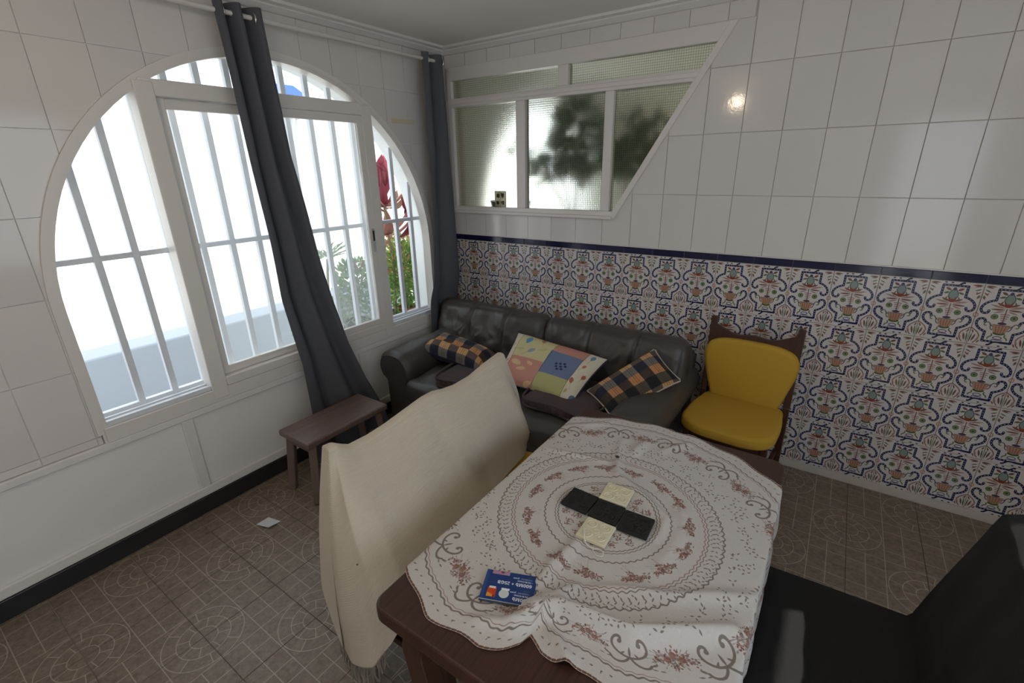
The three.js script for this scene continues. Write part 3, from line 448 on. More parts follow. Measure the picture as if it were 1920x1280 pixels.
const patch = texOf(canvas(1024, 720, (c, W, H) => {
  const R = (x, y, w, h, f) => { c.fillStyle = f; c.fillRect(x * W, y * H, w * W, h * H); };
  R(0, 0, 1, 1, '#d6cbb4'); R(0.1, 0, 0.42, 0.52, '#c8bf90'); R(0.1, 0.52, 0.40, 0.48, '#c38a7b'); R(0.52, 0, 0.33, 0.27, '#c0887a'); R(0.50, 0.25, 0.35, 0.45, '#6a7896'); R(0.50, 0.70, 0.35, 0.30, '#b2ac76');
  for (let i = 0; i < 3000; i++) { c.fillStyle = `rgba(${rnd() < 0.5 ? '90,105,150' : '150,160,190'},0.25)`; c.fillRect((0.5 + rnd() * 0.35) * W, (0.25 + rnd() * 0.45) * H, 3, 3); }
  for (const [x, y, s] of [[0.2, 0.64, 0.07], [0.3, 0.74, 0.05], [0.14, 0.86, 0.06], [0.36, 0.6, 0.04], [0.44, 0.95, 0.05]]) { c.fillStyle = 'rgba(215,190,140,0.8)'; c.beginPath(); c.ellipse(x * W, y * H, s * W * 0.5, s * W, rnd() * 2, 0, 6.3); c.fill(); }
  c.strokeStyle = '#4a3f45'; c.lineWidth = 4; for (const [a, b, d, e] of [[0.1, 0, 0.1, 1], [0.52, 0, 0.5, 1], [0.85, 0, 0.85, 1]]) { c.beginPath(); c.moveTo(a * W, b * H); c.lineTo(d * W, e * H); c.stroke(); }
  const lf = (x, y, r, a, col, line = true) => { c.save(); c.translate(x * W, y * H); c.rotate(a); c.beginPath(); c.moveTo(0, -r * W); c.quadraticCurveTo(r * W * 1.1, -r * W * 0.2, 0, r * W); c.quadraticCurveTo(-r * W * 1.1, -r * W * 0.2, 0, -r * W); if (col) { c.fillStyle = col; c.fill(); } if (line) { c.strokeStyle = 'rgba(70,70,60,0.6)'; c.lineWidth = 2; c.beginPath(); c.moveTo(0, -r * W); c.lineTo(0, r * W * 2.4); c.stroke(); } c.restore(); };
  lf(0.21, 0.17, 0.062, 0.15, '#5e8fb5'); lf(0.36, 0.09, 0.05, -0.3, '#b9826c'); lf(0.3, 0.37, 0.05, 0.8, '#8fa1ad'); lf(0.42, 0.3, 0.05, 1.1, 'rgba(180,175,120,0.5)'); lf(0.17, 0.38, 0.05, 1.5, 'rgba(180,180,130,0.5)');
  lf(0.91, 0.14, 0.042, 0.1, '#6f93ad'); lf(0.90, 0.36, 0.03, 0.4, '#b97c66'); lf(0.96, 0.53, 0.035, 0.2, '#a4604a'); lf(0.88, 0.67, 0.042, -0.3, '#b06d52'); lf(0.88, 0.86, 0.03, 0.3, '#bcae70'); lf(0.97, 0.92, 0.045, 0.6, '#5c7793'); lf(0.05, 0.3, 0.025, 0.4, '#c9b79f'); lf(0.06, 0.62, 0.03, 0.3, '#cf8f7d');
  c.fillStyle = '#2b2f55'; for (const [x, y] of [[0.62, 0.46], [0.66, 0.44], [0.70, 0.42], [0.635, 0.51], [0.68, 0.49], [0.72, 0.46], [0.66, 0.55], [0.70, 0.53]]) c.fillRect(x * W, y * H, 0.026 * W, 0.035 * H);
}));
pillow('cushion', 'plaid cushion lying along the sofa arm next to the curtain', [[0.29, 0.615, 0.55], [0.845, 0.575, 0.58], [0.86, 0.52, 0.79], [0.32, 0.565, 0.79]], 0.16, plaidB, mat.navy, null, 3.1);
pillow('cushion', 'patchwork cushion with leaf prints leaning on the sofa back', [[0.985, 0.735, 0.5], [1.642, 0.665, 0.47], [1.588, 0.50, 0.85], [1.0, 0.505, 0.82]], 0.13, cloth(patch), mat.navy, mat.navy, 7.7);
pillow('cushion', 'plaid cushion leaning tilted against the sofa arm by the yellow chair', [[1.615, 0.535, 0.70], [1.915, 0.775, 0.43], [2.105, 0.655, 0.52], [1.845, 0.505, 0.87]], 0.12, plaidA, mat.navy, M({ color: rgb(0.5, 0.42, 0.34), roughness: 0.9 }), 5.2);
const seatPad = (label, x, z, w, d, turn, sd) => {
  const o = group('seat_pad', [x, 0.462, z], turn); tag(o, label, 'seat pad');
  mesh('pad_body', soft(w, 0.055, d, 0.014, [0.004, 0.008, 0.004], [44, 6, 44], (v, a, b, c) => {
    const tuft = (q, o2) => 0.011 * Math.abs(Math.sin(q * Math.PI * 4 + o2)); if (Math.abs(a) > 0.9 && Math.abs(b) < 0.7) v.x += Math.sign(a) * tuft(c, 0); if (Math.abs(c) > 0.9 && Math.abs(b) < 0.7) v.z += Math.sign(c) * tuft(a, 0.4);
    if (b > 0) { v.y += 0.006 * N3(v.x * 12 + sd, v.z * 12, sd); v.y -= 0.012 * Math.exp(-((a / 0.1) ** 2) - ((c / 0.1) ** 2)); }
  }).translate(0, 0.03, 0), mat.pad, o);
  const e = 0.002, q = (y) => [[-w / 2 + e, y, -d / 2 + e], [0, y, -d / 2 + e], [w / 2 - e, y, -d / 2 + e], [w / 2 - e, y, d / 2 - e], [0, y, d / 2 - e], [-w / 2 + e, y, d / 2 - e]];
  for (const y of [0.008, 0.054]) mesh('piping', tube(q(y), 0.0085, 110, 7, true), mat.pad, o);
};
seatPad('brown tufted seat pad in front of the plaid cushion by the curtain', 0.84, 0.8, 0.38, 0.4, 0.08, 1.5);
seatPad('brown tufted seat pad under the patchwork cushion', 1.53, 0.74, 0.42, 0.42, -0.06, 4.4);

// ---------------------------------------------------------------- dining chairs (front towards +z, origin on the floor under the seat)
function makeChair(label, grp) {
  const o = group('dining_chair'); tag(o, label, 'chair', grp);
  const W = 0.228;
  for (const s of [-1, 1]) { mesh('back_post', [bar([s * W, 0, -0.205], [s * W, 0.5, -0.195], 0.034, 0.036), bar([s * W, 0.47, -0.195], [s * W, 0.957, -0.228], 0.034, 0.032)], mat.wood, o); mesh('front_leg', bar([s * 0.2, 0, 0.19], [s * 0.2, 0.42, 0.185], 0.036, 0.036), mat.wood, o); }
  const top = [], n = 20; for (let i = 0; i <= n; i++) { const t = i / n, x = lerp(-W, W, t), k = (2 * t - 1) ** 2; top.push([x, 0.868 + 0.052 * k + 0.01 * Math.cos(t * 4 * Math.PI) * (1 - k)]); }
  const g = prismZ([[-W, 0.79], [W, 0.79], ...top.slice().reverse()], -0.012, 0.012, [], 0.003); g.rotateX(-0.068); g.translate(0, 0.002, -0.158); mesh('top_rail', g, mat.wood, o);
  mesh('lower_rail', rbox(-W, W, 0.56, 0.6, -0.215, -0.195, 0.005), mat.wood, o);
  for (const s of [-1, 1]) mesh('side_stretcher', bar([s * 0.214, 0.2, -0.2], [s * 0.2, 0.2, 0.188], 0.02, 0.03), mat.wood, o);
  mesh('front_stretcher', bar([-0.2, 0.26, 0.187], [0.2, 0.26, 0.187], 0.03, 0.018), mat.wood, o);
  mesh('apron', rbox(-0.2, 0.2, 0.36, 0.42, 0.175, 0.197, 0.004), mat.wood, o); mesh('apron', rbox(-W, W, 0.36, 0.42, -0.205, -0.185, 0.004), mat.wood, o);
  // stretch covers on back and seat
  const bp = []; for (const [x, y] of [[0.185, 0.475], [0.2, 0.52], [0.228, 0.62], [0.248, 0.7], [0.248, 0.765], [0.225, 0.815], [0.17, 0.842], [0.08, 0.853]]) bp.push([x, y]);
  const cur = new THREE.CatmullRomCurve3([...bp.map((p) => V(p[0], p[1], 0)), ...bp.slice().reverse().map((p) => V(-p[0], p[1], 0))]).getPoints(60).map((p) => [p.x, p.y]);
  const bg = extr(cur, 0.022, [], 0.026, 5); bg.translate(0, 0, -0.195); bg.rotateX(-0.03); mesh('back_cover', toCreasedNormals(bg, 0.7), mat.yellow, o);
  const sp = [[-0.2, -0.2], [0.2, -0.2], [0.23, -0.1], [0.243, 0.06], [0.228, 0.2], [0.15, 0.262], [0, 0.275], [-0.15, 0.262], [-0.228, 0.2], [-0.243, 0.06], [-0.23, -0.1]];
  const sc = new THREE.CatmullRomCurve3(sp.map((p) => V(p[0], p[1], 0)), true).getPoints(64).map((p) => [p.x, -p.y]);
  const sg = extr(sc, 0.02, [], 0.024, 5); sg.rotateX(-Math.PI / 2); sg.translate(0, 0.44, 0); sg.rotateX(0); 
  mesh('seat_cover', toCreasedNormals(sg, 0.7), mat.yellow, o);
  return o;
}
const chairWall = makeChair('dark wood chair with mustard yellow covers beside the sofa arm against the tiles'); chairWall.position.set(2.39, 0, 0.40); chairWall.rotation.y = -0.06;
const again = (src, label, x, z, turn) => { const c = src.clone(); c.name = numbered('dining_chair'); scene.add(c); c.position.set(x, 0, z); c.rotation.y = turn; c.userData = { ...src.userData, label }; return c; };
again(chairWall, 'mustard yellow chair under the end of the cream blanket nearest the sofa', 1.69, 1.592, Math.PI / 2);
again(chairWall, 'mustard yellow chair under the fringed end of the cream blanket', 1.69, 2.08, Math.PI / 2);

// ---------------------------------------------------------------- cream blanket over the two chair backs
{
  const yr = [[1.38, 0.968], [1.5, 0.952], [1.6, 0.932], [1.7, 0.93], [1.78, 0.942], [1.83, 0.954], [1.89, 0.955], [1.99, 0.941], [2.08, 0.928], [2.16, 0.922], [2.24, 0.925], [2.275, 0.945], [2.305, 0.966], [2.345, 0.97]];
  const zT = (c) => c < 0.82 ? lerp(1.372, 2.318, c / 0.82) : 2.318 + 0.022 * Math.sin((c - 0.82) / 0.18 * Math.PI / 2);
  const Bp = [[0, [1.50, 0.445, 1.165]], [0.05, [1.525, 0.46, 1.26]], [0.07, [1.53, 0.44, 1.29]], [0.11, [1.60, 0.499, 1.35]], [0.16, [1.635, 0.499, 1.42]], [0.35, [1.66, 0.499, 1.67]], [0.5, [1.73, 0.499, 1.85]], [0.66, [1.77, 0.498, 2.10]], [0.76, [1.775, 0.47, 2.30]], [0.82, [1.735, 0.34, 2.392]], [0.88, [1.66, 0.22, 2.412]], [0.94, [1.53, 0.14, 2.412]], [1, [1.415, 0.10, 2.39]]];
  const Bot = (c) => [0, 1, 2].map((k) => pw(Bp.map(([a, b]) => [a, b[k]]), c));
  const front = (c, t) => {
    const z = zT(c), T = V(1.49, pw(yr, z), z), B = V(...Bot(c)), w = sstep(0.68, 0.82, c);
    const e = 1 - sstep(0.0, 0.1, c);
    const m1 = V(Math.max(1.58, lerp(1.49, B.x, 0.36)), 0.76, lerp(z, B.z, 0.35)).lerp(T.clone().lerp(B, 0.32).add(V(0.012, 0, 0.02)), Math.max(w, e * 0.8)), m2 = V(Math.max(1.612, lerp(1.49, B.x, 0.68)), lerp(0.55, 0.6, sstep(1.66, 1.72, B.x)), lerp(z, B.z, 0.8)).lerp(T.clone().lerp(B, 0.72).add(V(0.006, 0.0, 0.012)), Math.max(w, e));
    const cv = new THREE.CatmullRomCurve3([T, m1, m2, B], false, 'centripetal'), p = cv.getPoint(t);
    const f = 0.012 * Math.sin(c * 34 + t * 2) * t * w + 0.008 * N3(c * 9, t * 3, 1.1) * sstep(0, 0.3, t) * (1 - 0.6 * sstep(0.7, 0.9, t) * (1 - w)) - 0.014 * Math.exp(-(((c - 0.46 - 0.05 * t) / 0.02) ** 2)) * t * (1 - t) * 2 + 0.012 * Math.exp(-(((c - 0.05) / 0.02) ** 2)) * t;
    p.x += f * (1 - w * 0.3); p.z += f * w; return p;
  };
  const backS = (c, t) => { const z = zT(c), y = pw(yr, z), B = V(1.375 - 0.03 * Math.sin(c * 9), 0.36 + 0.05 * Math.sin(c * 7), lerp(z, z + 0.03 * (c - 0.5), 1)); if (c > 0.9) B.lerp(V(1.40, 0.09, 2.385), (c - 0.9) / 0.1); const p = V(1.446, y, z).lerp(B, t); p.z += 0.03 * t * sstep(0.75, 0.85, c); p.x -= 0.015 * Math.sin(Math.PI * t) + 0.01 * N3(c * 8, t * 3, 6) * t; if (c > 0.9) p.lerp(front(c, t).add(V(-0.04 * (1 - c) * (1 - t), 0, -0.1 * (1 - c))), sstep(0.9, 1, c)); return p; };
  const g = grid((c, v) => {
    if (v < 0.4) return backS(c, 1 - v / 0.4).toArray();
    if (v < 0.44) { const a = (v - 0.4) / 0.04 * Math.PI, z = zT(c); return [lerp(1.468, 1.49, sstep(0.9, 1, c)) - 0.022 * Math.cos(a) * (1 - sstep(0.9, 1, c)), pw(yr, z) + 0.012 * Math.sin(a) * (1 - sstep(0.9, 1, c)), z]; }
    return front(c, (v - 0.44) / 0.56).toArray();
  }, 150, 110, (c, v) => [c * 1.3, v * 1.4]);
  const ribs = texOf(canvas(256, 256, (c, n) => { c.fillStyle = '#7a7a7a'; c.fillRect(0, 0, n, n); for (let i = 0; i < 32; i++) { c.fillStyle = i % 2 ? '#b4b4b4' : '#4c4c4c'; c.fillRect(0, i * 8, n, 5); } for (let i = 0; i < 5000; i++) { c.fillStyle = rnd() < 0.5 ? 'rgba(255,255,255,0.1)' : 'rgba(0,0,0,0.1)'; c.fillRect(rnd() * n, rnd() * n, 3, 2); } }), false);
  const bm = M({ color: rgb(0.60, 0.52, 0.42), roughness: 0.95, side: THREE.DoubleSide, bumpMap: rep(ribs, 8, 8), bumpScale: 0.0022 });
  const o = group('blanket'); tag(o, 'cream ribbed blanket draped over two chair backs beside the table', 'blanket');
  mesh('blanket_cloth', g, bm, o);
  const fr = []; for (let i = 0; i <= 26; i++) { const c = 0.84 + 0.16 * i / 26, p = front(c, 1), l = rr(0.05, 0.085); fr.push(tube([[p.x, p.y + 0.004, p.z], [p.x + rr(-0.006, 0.006), p.y - l * 0.5, p.z + rr(-0.005, 0.008)], [p.x + rr(-0.01, 0.01), Math.max(0.012, p.y - l), p.z + rr(-0.008, 0.01)]], 0.0035, 6, 5)); }
  mesh('fringe', fr, bm, o);
  mesh('mark', at(new THREE.SphereGeometry(0.003, 8, 6), ...front(0.845, 0.5).add(V(0.002, 0, 0.003)).toArray()), mat.black, o);
}
// ---------------------------------------------------------------- table
const TB = { x0: 1.86, x1: 2.69, z0: 1.235, z1: 2.52, y: 0.74 };
{
  const o = group('dining_table', [(TB.x0 + TB.x1) / 2, 0, (TB.z0 + TB.z1) / 2]); tag(o, 'dark oak dining table under the round printed cloth', 'table');
  const hx = (TB.x1 - TB.x0) / 2, hz = (TB.z1 - TB.z0) / 2;
  const rr4 = (a, b, r) => { const p = []; for (const [sx, sy, t0] of [[1, 1, 0], [-1, 1, 1], [-1, -1, 2], [1, -1, 3]]) for (let i = 0; i <= 6; i++) { const t = (t0 + i / 6) * Math.PI / 2; p.push([sx * (a - r) + r * Math.cos(t), sy * (b - r) + r * Math.sin(t)]); } return p; };
  const tg = extr(rr4(hx, hz, 0.04), 0.048 - 0.016, [], 0.008, 3); tg.rotateX(-Math.PI / 2); tg.translate(0, TB.y - 0.048 + 0.008, 0); mesh('table_top', tg, mat.tableTop, o);
  for (const s of [-1, 1]) { mesh('apron', rbox(-hx + 0.12, hx - 0.12, 0.61, 0.692, s * (hz - 0.12) - 0.012, s * (hz - 0.12) + 0.012, 0.004), mat.wood, o); mesh('apron', rbox(s * (hx - 0.12) - 0.012, s * (hx - 0.12) + 0.012, 0.61, 0.692, -hz + 0.12, hz - 0.12, 0.004), mat.wood, o); }
  for (const sx of [-1, 1]) for (const sz of [-1, 1]) {
    const prof = [[0.0, 0.692], [0.062, 0.692], [0.058, 0.62], [0.03, 0.54], [0.045, 0.46], [0.06, 0.38], [0.05, 0.3], [0.02, 0.22], [0.03, 0.12], [0.06, 0.05], [0.065, 0]];
    const outl = new THREE.CatmullRomCurve3(prof.map((p) => V(p[0], p[1], 0))).getPoints(30).map((p) => [p.x * 0.9, p.y]);
    const inn = outl.map(([x, y]) => [x - 0.075, y]).reverse();
    const lg = prismZ([...outl, ...inn], -0.03, 0.03, [], 0.005); lg.scale(-sx, 1, 1); if (sx > 0) { const ix = lg.attributes.position; for (let i = 0; i < ix.count; i += 3) { for (const k of ['position', 'normal', 'uv']) { const a = lg.attributes[k], s = a.itemSize; for (let q = 0; q < s; q++) { const t = a.array[(i + 1) * s + q]; a.array[(i + 1) * s + q] = a.array[(i + 2) * s + q]; a.array[(i + 2) * s + q] = t; } } } lg.computeVertexNormals(); }
    mesh('leg', lg, mat.wood, o).position.set(sx * (hx - 0.075), 0, sz * (hz - 0.09));
  }
  for (const sz of [-1, 1]) mesh('stretcher', rbox(-hx + 0.12, hx - 0.12, 0.14, 0.2, sz * (hz - 0.09) - 0.018, sz * (hz - 0.09) + 0.018, 0.006), mat.wood, o);
  mesh('stretcher', rbox(-0.03, 0.03, 0.15, 0.19, -hz + 0.1, hz - 0.1, 0.006), mat.wood, o);
}
// ---------------------------------------------------------------- round printed tablecloth
const CL = { x: 2.242, z: 1.871, r: 0.64 };
const clothPrint = texOf(canvas(2048, 2048, (c, n) => {
  const S = n / (2 * CL.r), O = n / 2; c.fillStyle = '#c8c2be'; c.fillRect(0, 0, n, n); c.translate(O, O); c.lineCap = 'round';
  const grey = '#7d726b', rust = '#80544a', rose = '#9a766c', brown = '#6c4e42', pale = '#968b82';
  for (let i = 0; i < 30000; i++) { c.fillStyle = rnd() < 0.5 ? 'rgba(255,252,245,0.08)' : 'rgba(120,110,100,0.05)'; const a = rnd() * n - O, b = rnd() * n - O; c.fillRect(a, b, rnd() < 0.5 ? 7 : 2, rnd() < 0.5 ? 2 : 7); }
  const wavy = (r, amp, waves, col, lw) => { c.strokeStyle = col; c.lineWidth = lw; c.beginPath(); for (let i = 0; i <= 1440; i++) { const t = i / 1440 * 2 * Math.PI, q = (r + amp * Math.sin(t * waves)) * S; c[i ? 'lineTo' : 'moveTo'](q * Math.cos(t), q * Math.sin(t)); } c.stroke(); };
  const place = (r, t, fn, turn = 0, sc = 1) => { c.save(); c.rotate(t); c.translate(r * S, 0); c.rotate(turn); c.scale(sc, sc); fn(); c.restore(); };
  const leaf = (x, y, a, l, w, col) => { c.save(); c.translate(x, y); c.rotate(a); c.fillStyle = col; c.beginPath(); c.moveTo(0, 0); c.quadraticCurveTo(l / 2, -w, l, 0); c.quadraticCurveTo(l / 2, w, 0, 0); c.fill(); c.restore(); };
  const dots = (k, R, cols, s0 = 2.5, s1 = 5.5) => { for (let i = 0; i < k; i++) { const a = rnd() * 6.3, q = R * Math.sqrt(rnd()); c.fillStyle = cols[Math.floor(rnd() * cols.length)]; c.beginPath(); c.ellipse(q * Math.cos(a), q * Math.sin(a) * 0.8, rr(s0, s1), rr(s0, s1) * 0.8, rnd() * 3, 0, 6.3); c.fill(); } };
  const sprig = () => { // a loose spray of small blossoms
    for (let i = 0; i < 14; i++) { const a = rr(-0.9, 0.9), l = rr(34, 70), y0 = rr(-12, 12); c.strokeStyle = rnd() < 0.6 ? grey : rose; c.globalAlpha = 0.6; c.lineWidth = rr(1, 1.8); c.beginPath(); c.moveTo(-8, y0); c.quadraticCurveTo(l * 0.5, y0 + Math.sin(a) * l * 0.2, l * Math.cos(a), y0 + Math.sin(a) * l * 0.8); c.stroke(); if (rnd() < 0.6) leaf(l * Math.cos(a), y0 + Math.sin(a) * l * 0.8, a, rr(7, 12), 3, rnd() < 0.5 ? grey : rose); }
    c.globalAlpha = 0.9; const cl = (x, y, k, R) => { c.save(); c.translate(x, y); dots(k, R, [rust, rose, rose, brown], 2.2, 4.6); c.restore(); };
    cl(0, 0, 46, 25); cl(22, -12, 26, 17); cl(38, -22, 14, 12); cl(-20, 14, 22, 15); cl(26, 14, 12, 12); cl(-40, 22, 8, 9);
    for (let i = 0; i < 6; i++) leaf(rr(-40, -10), rr(0, 34), rr(2, 4.3), rr(12, 22), 4.5, grey); c.globalAlpha = 1;
  };
  wavy(0.157, 0.0014, 60, grey, 5); wavy(0.166, 0.0014, 60, grey, 4); wavy(0.2, 0.0022, 60, grey, 6);
  wavy(0.299, 0.0022, 84, rose, 4); wavy(0.308, 0.0022, 84, grey, 4); wavy(0.352, 0.0028, 90, grey, 6);
  for (let i = 0; i < 30; i++) place(i % 2 ? 0.13 : 0.098, i / 30 * 6.283, () => { dots(26, 26, [rust, rose, brown], 2, 5); for (let k = 0; k < 7; k++) leaf(rr(-20, 20), rr(-24, 24), rnd() * 6.3, rr(12, 24), 4, rnd() < 0.6 ? grey : brown); });
  for (let i = 0; i < 9; i++) place(rr(0.03, 0.09), rnd() * 6.3, () => { dots(14, 18, [rose, rust], 2, 4); for (let k = 0; k < 5; k++) leaf(0, 0, rnd() * 6.3, rr(12, 28), 4, pale); });
  for (let i = 0; i < 15; i++) place(0.258, (i + 0.3 * rnd()) / 15 * 6.283, sprig, Math.PI / 2 + 0.5, 1.2);
  for (let ring = 0; ring < 3; ring++) for (let i = 0; i < 108; i++) place(0.318 + ring * 0.0125, (i + ring * 0.5) / 108 * 6.283, () => { leaf(0, 0, (ring % 2 ? 0.6 : -0.6) + rr(-0.3, 0.3), rr(16, 22), 6.5, grey); if (rnd() < 0.4) leaf(2, 2, 2.3, 14, 5, grey); });
  for (let i = 0; i < 190; i++) { const r = 0.375 + 0.085 * rnd(); place(r, i * 2.39996, () => { for (const a of [0, 1.9, 3.6]) if (rnd() < 0.9) leaf(Math.cos(a) * 6, Math.sin(a) * 6, a + rr(-0.4, 0.4), rr(13, 20), 7, grey); }, rnd() * 6.3); if (i % 2) place(0.37 + 0.09 * rnd(), rnd() * 6.3, () => { c.fillStyle = '#5c4a46'; c.fillRect(0, 0, 4, 4); }); }
  const scroll = () => { c.strokeStyle = grey; c.lineWidth = 8; for (const s of [-1, 1]) { c.beginPath(); c.moveTo(28, 0); c.bezierCurveTo(28, s * 34, -8, s * 66, -34, s * 46); c.bezierCurveTo(-46, s * 34, -34, s * 20, -24, s * 28); c.stroke(); c.beginPath(); c.moveTo(32, s * 4); c.bezierCurveTo(60, s * 20, 62, s * 56, 38, s * 62); c.stroke(); leaf(38, s * 62, s * 2.2, 24, 8, grey); leaf(8, s * 14, s * 0.8, 22, 7, grey); c.fillStyle = grey; c.beginPath(); c.arc(-24, s * 28, 7, 0, 6.3); c.fill(); } leaf(28, 0, Math.PI, 40, 8, grey); };
  const bouquet = () => { for (let i = 0; i < 34; i++) { const a = rnd() * 6.3, l = rr(26, 92); c.strokeStyle = grey; c.globalAlpha = 0.7; c.lineWidth = 1.5; c.beginPath(); c.moveTo(0, 0); c.lineTo(Math.cos(a) * l * 0.5, Math.sin(a) * l); c.stroke(); leaf(Math.cos(a) * l * 0.5, Math.sin(a) * l, a, rr(9, 16), 4, rnd() < 0.6 ? grey : brown); } c.globalAlpha = 0.9; for (const [x, y, k, R] of [[0, 0, 60, 42], [0, -40, 30, 26], [0, 42, 30, 26], [12, -66, 12, 16], [12, 66, 12, 16]]) { c.save(); c.translate(x, y); dots(k, R, [rust, rose, rose, brown, grey], 2.2, 5.2); c.restore(); } c.globalAlpha = 1; for (const [x, y] of [[4, -26], [8, 24], [-14, 2]]) { c.fillStyle = rose; c.beginPath(); c.arc(x, y, 12, 0, 6.3); c.fill(); c.strokeStyle = rust; c.lineWidth = 2.5; for (const q of [9, 5]) { c.beginPath(); c.arc(x, y, q, rnd() * 3, rnd() * 3 + 4); c.stroke(); } } };
  for (let i = 0; i < 15; i++) { place(0.508, (i + 0.5) / 15 * 6.283, scroll, 0, 1.3); place(0.503, i / 15 * 6.283, bouquet, 0, 1.1); for (const q of [0.22, 0.78]) place(0.55, (i + q) / 15 * 6.283, () => { leaf(0, 0, 1.6, 24, 6, grey); leaf(0, -6, 4.5, 24, 6, grey); leaf(-20, 0, 3.2, 18, 6, grey); }); }
  wavy(0.574, 0.0016, 130, rose, 3); wavy(0.583, 0.0022, 130, grey, 7);
  for (let i = 0; i < 150; i++) place(0.607, i / 150 * 6.283, () => { leaf(i % 3 * 4 - 4, 0, 1.2 + rr(-0.4, 0.4), rr(13, 19), 6.5, grey); if (i % 4 === 0) leaf(4, 8, 0.2, 12, 5, grey); });
  c.setLineDash([14, 9]); c.strokeStyle = '#6b4a38'; c.lineWidth = 9; c.beginPath(); c.arc(0, 0, (CL.r - 0.004) * S, 0, 6.3); c.stroke();
}));
{
  // folds as ridges on the table: points (x, z), width, height
  const ridges = [
    { p: [[2.12, 1.42], [2.14, 1.53], [2.19, 1.66], [2.31, 1.72], [2.41, 1.79], [2.415, 1.88]], w: 0.018, h: 0.011 }, { p: [[2.20, 1.39], [2.19, 1.50]], w: 0.016, h: 0.012 }, { p: [[2.36, 1.30], [2.28, 1.42]], w: 0.012, h: 0.009 },
    { p: [[2.22, 2.03], [2.20, 2.16], [2.20, 2.24]], w: 0.02, h: 0.014 }, { p: [[2.21, 2.30], [2.26, 2.24], [2.29, 2.18]], w: 0.018, h: 0.016 }, { p: [[2.215, 2.36], [2.235, 2.31], [2.29, 2.265], [2.37, 2.255], [2.46, 2.24], [2.56, 2.17], [2.66, 2.09]], w: 0.024, h: 0.034 },
    { p: [[2.33, 2.16], [2.42, 2.11], [2.5, 2.08], [2.6, 2.01], [2.68, 1.96]], w: 0.02, h: 0.013 }, { p: [[1.90, 1.64], [2.03, 1.62], [2.12, 1.60]], w: 0.012, h: 0.006 }, { p: [[2.44, 1.70], [2.47, 1.85], [2.45, 2.0]], w: 0.025, h: 0.006 }, { p: [[1.93, 1.40], [2.0, 1.34], [2.02, 1.30]], w: 0.014, h: 0.007 }, { p: [[2.30, 2.33], [2.36, 2.37], [2.4, 2.45]], w: 0.018, h: 0.015 },
    { p: [[2.12, 2.41], [2.18, 2.38], [2.23, 2.36]], w: 0.016, h: 0.012 },
  ];
  const segd = (x, z, a, b) => { const dx = b[0] - a[0], dz = b[1] - a[1], t = clamp(((x - a[0]) * dx + (z - a[1]) * dz) / (dx * dx + dz * dz), 0, 1); return [Math.hypot(x - a[0] - t * dx, z - a[1] - t * dz), t]; };
  const height = (x, z) => { let h = 0.0015 + 0.0025 * Math.max(0, N3(x * 7, z * 7, 0.4)); for (const r of ridges) { let best = 9, pos = 0; for (let i = 0; i + 1 < r.p.length; i++) { const [d, t] = segd(x, z, r.p[i], r.p[i + 1]); if (d < best) { best = d; pos = (i + t) / (r.p.length - 1); } } if (best < r.w * 3) h += 1.35 * r.h * Math.exp(-((best / r.w) ** 2)) * Math.sqrt(Math.max(0, Math.sin(Math.PI * lerp(0.08, 0.92, pos)))); } return h; };
  // how far the hem is drawn in, by angle from +z towards +x
  const pull = (a) => pw([[-0.5, 0], [-0.36, 0.005], [-0.22, 0.035], [-0.12, 0.05], [-0.03, 0.08], [0.02, 0.11], [0.035, 0.14], [0.12, 0.115], [0.25, 0.115], [0.5, 0.07], [0.9, 0]], a);
  const flat = (r, th) => { const x0 = Math.sin(th), z0 = Math.cos(th), k = pull(th > Math.PI ? th - 2 * Math.PI : th) * sstep(0.36, 0.6, r) + 0.006 * Math.sin(th * 23) * sstep(0.5, 0.64, r) * (r / 0.64); return [CL.x + x0 * (r - k), CL.z + z0 * (r - k)]; };
  const surf = (r, th) => {
    const [x, z] = flat(r, th); let y = TB.y + 0.001 + height(x, z), X = x, Z = z; const over = [[TB.x0 + 0.002 - x, 'x', -1, TB.x0], [x - TB.x1 + 0.002, 'x', 1, TB.x1], [TB.z0 + 0.002 - z, 'z', -1, TB.z0], [z - TB.z1 + 0.002, 'z', 1, TB.z1]];
    for (const [d, ax, s, e] of over) if (d > 0) { const q = 0.014, out = e + s * (0.003 + q * (1 - Math.exp(-d / q)) * 0.8 + 0.006 * Math.sin((ax === 'x' ? z : x) * 38) * sstep(0, 0.1, d)); if (ax === 'x') X = out; else Z = out; y = Math.min(y, TB.y + 0.004) - Math.max(0, d - 0.008 * (1 - Math.exp(-d / 0.008))); }
    return [X, y, Z];
  };
  const nr = 130, nt = 320, g = grid((u, v) => surf(CL.r * Math.max(v, 1e-4), u * 2 * Math.PI), nt, nr, (u, v) => [0.5 + 0.5 * v * Math.sin(u * 2 * Math.PI), 0.5 - 0.5 * v * Math.cos(u * 2 * Math.PI)]);
  const o = mesh('tablecloth', g, M({ map: clothPrint, roughness: 0.85, side: THREE.DoubleSide, bumpMap: rep(bumpFine, 14, 14), bumpScale: 0.0003 })); tag(o, 'round off-white tablecloth printed with flower wreaths and rings', 'tablecloth');
  globalThis.clothY = (x, z) => TB.y + 0.001 + height(x, z);
}
const clothY = globalThis.clothY;
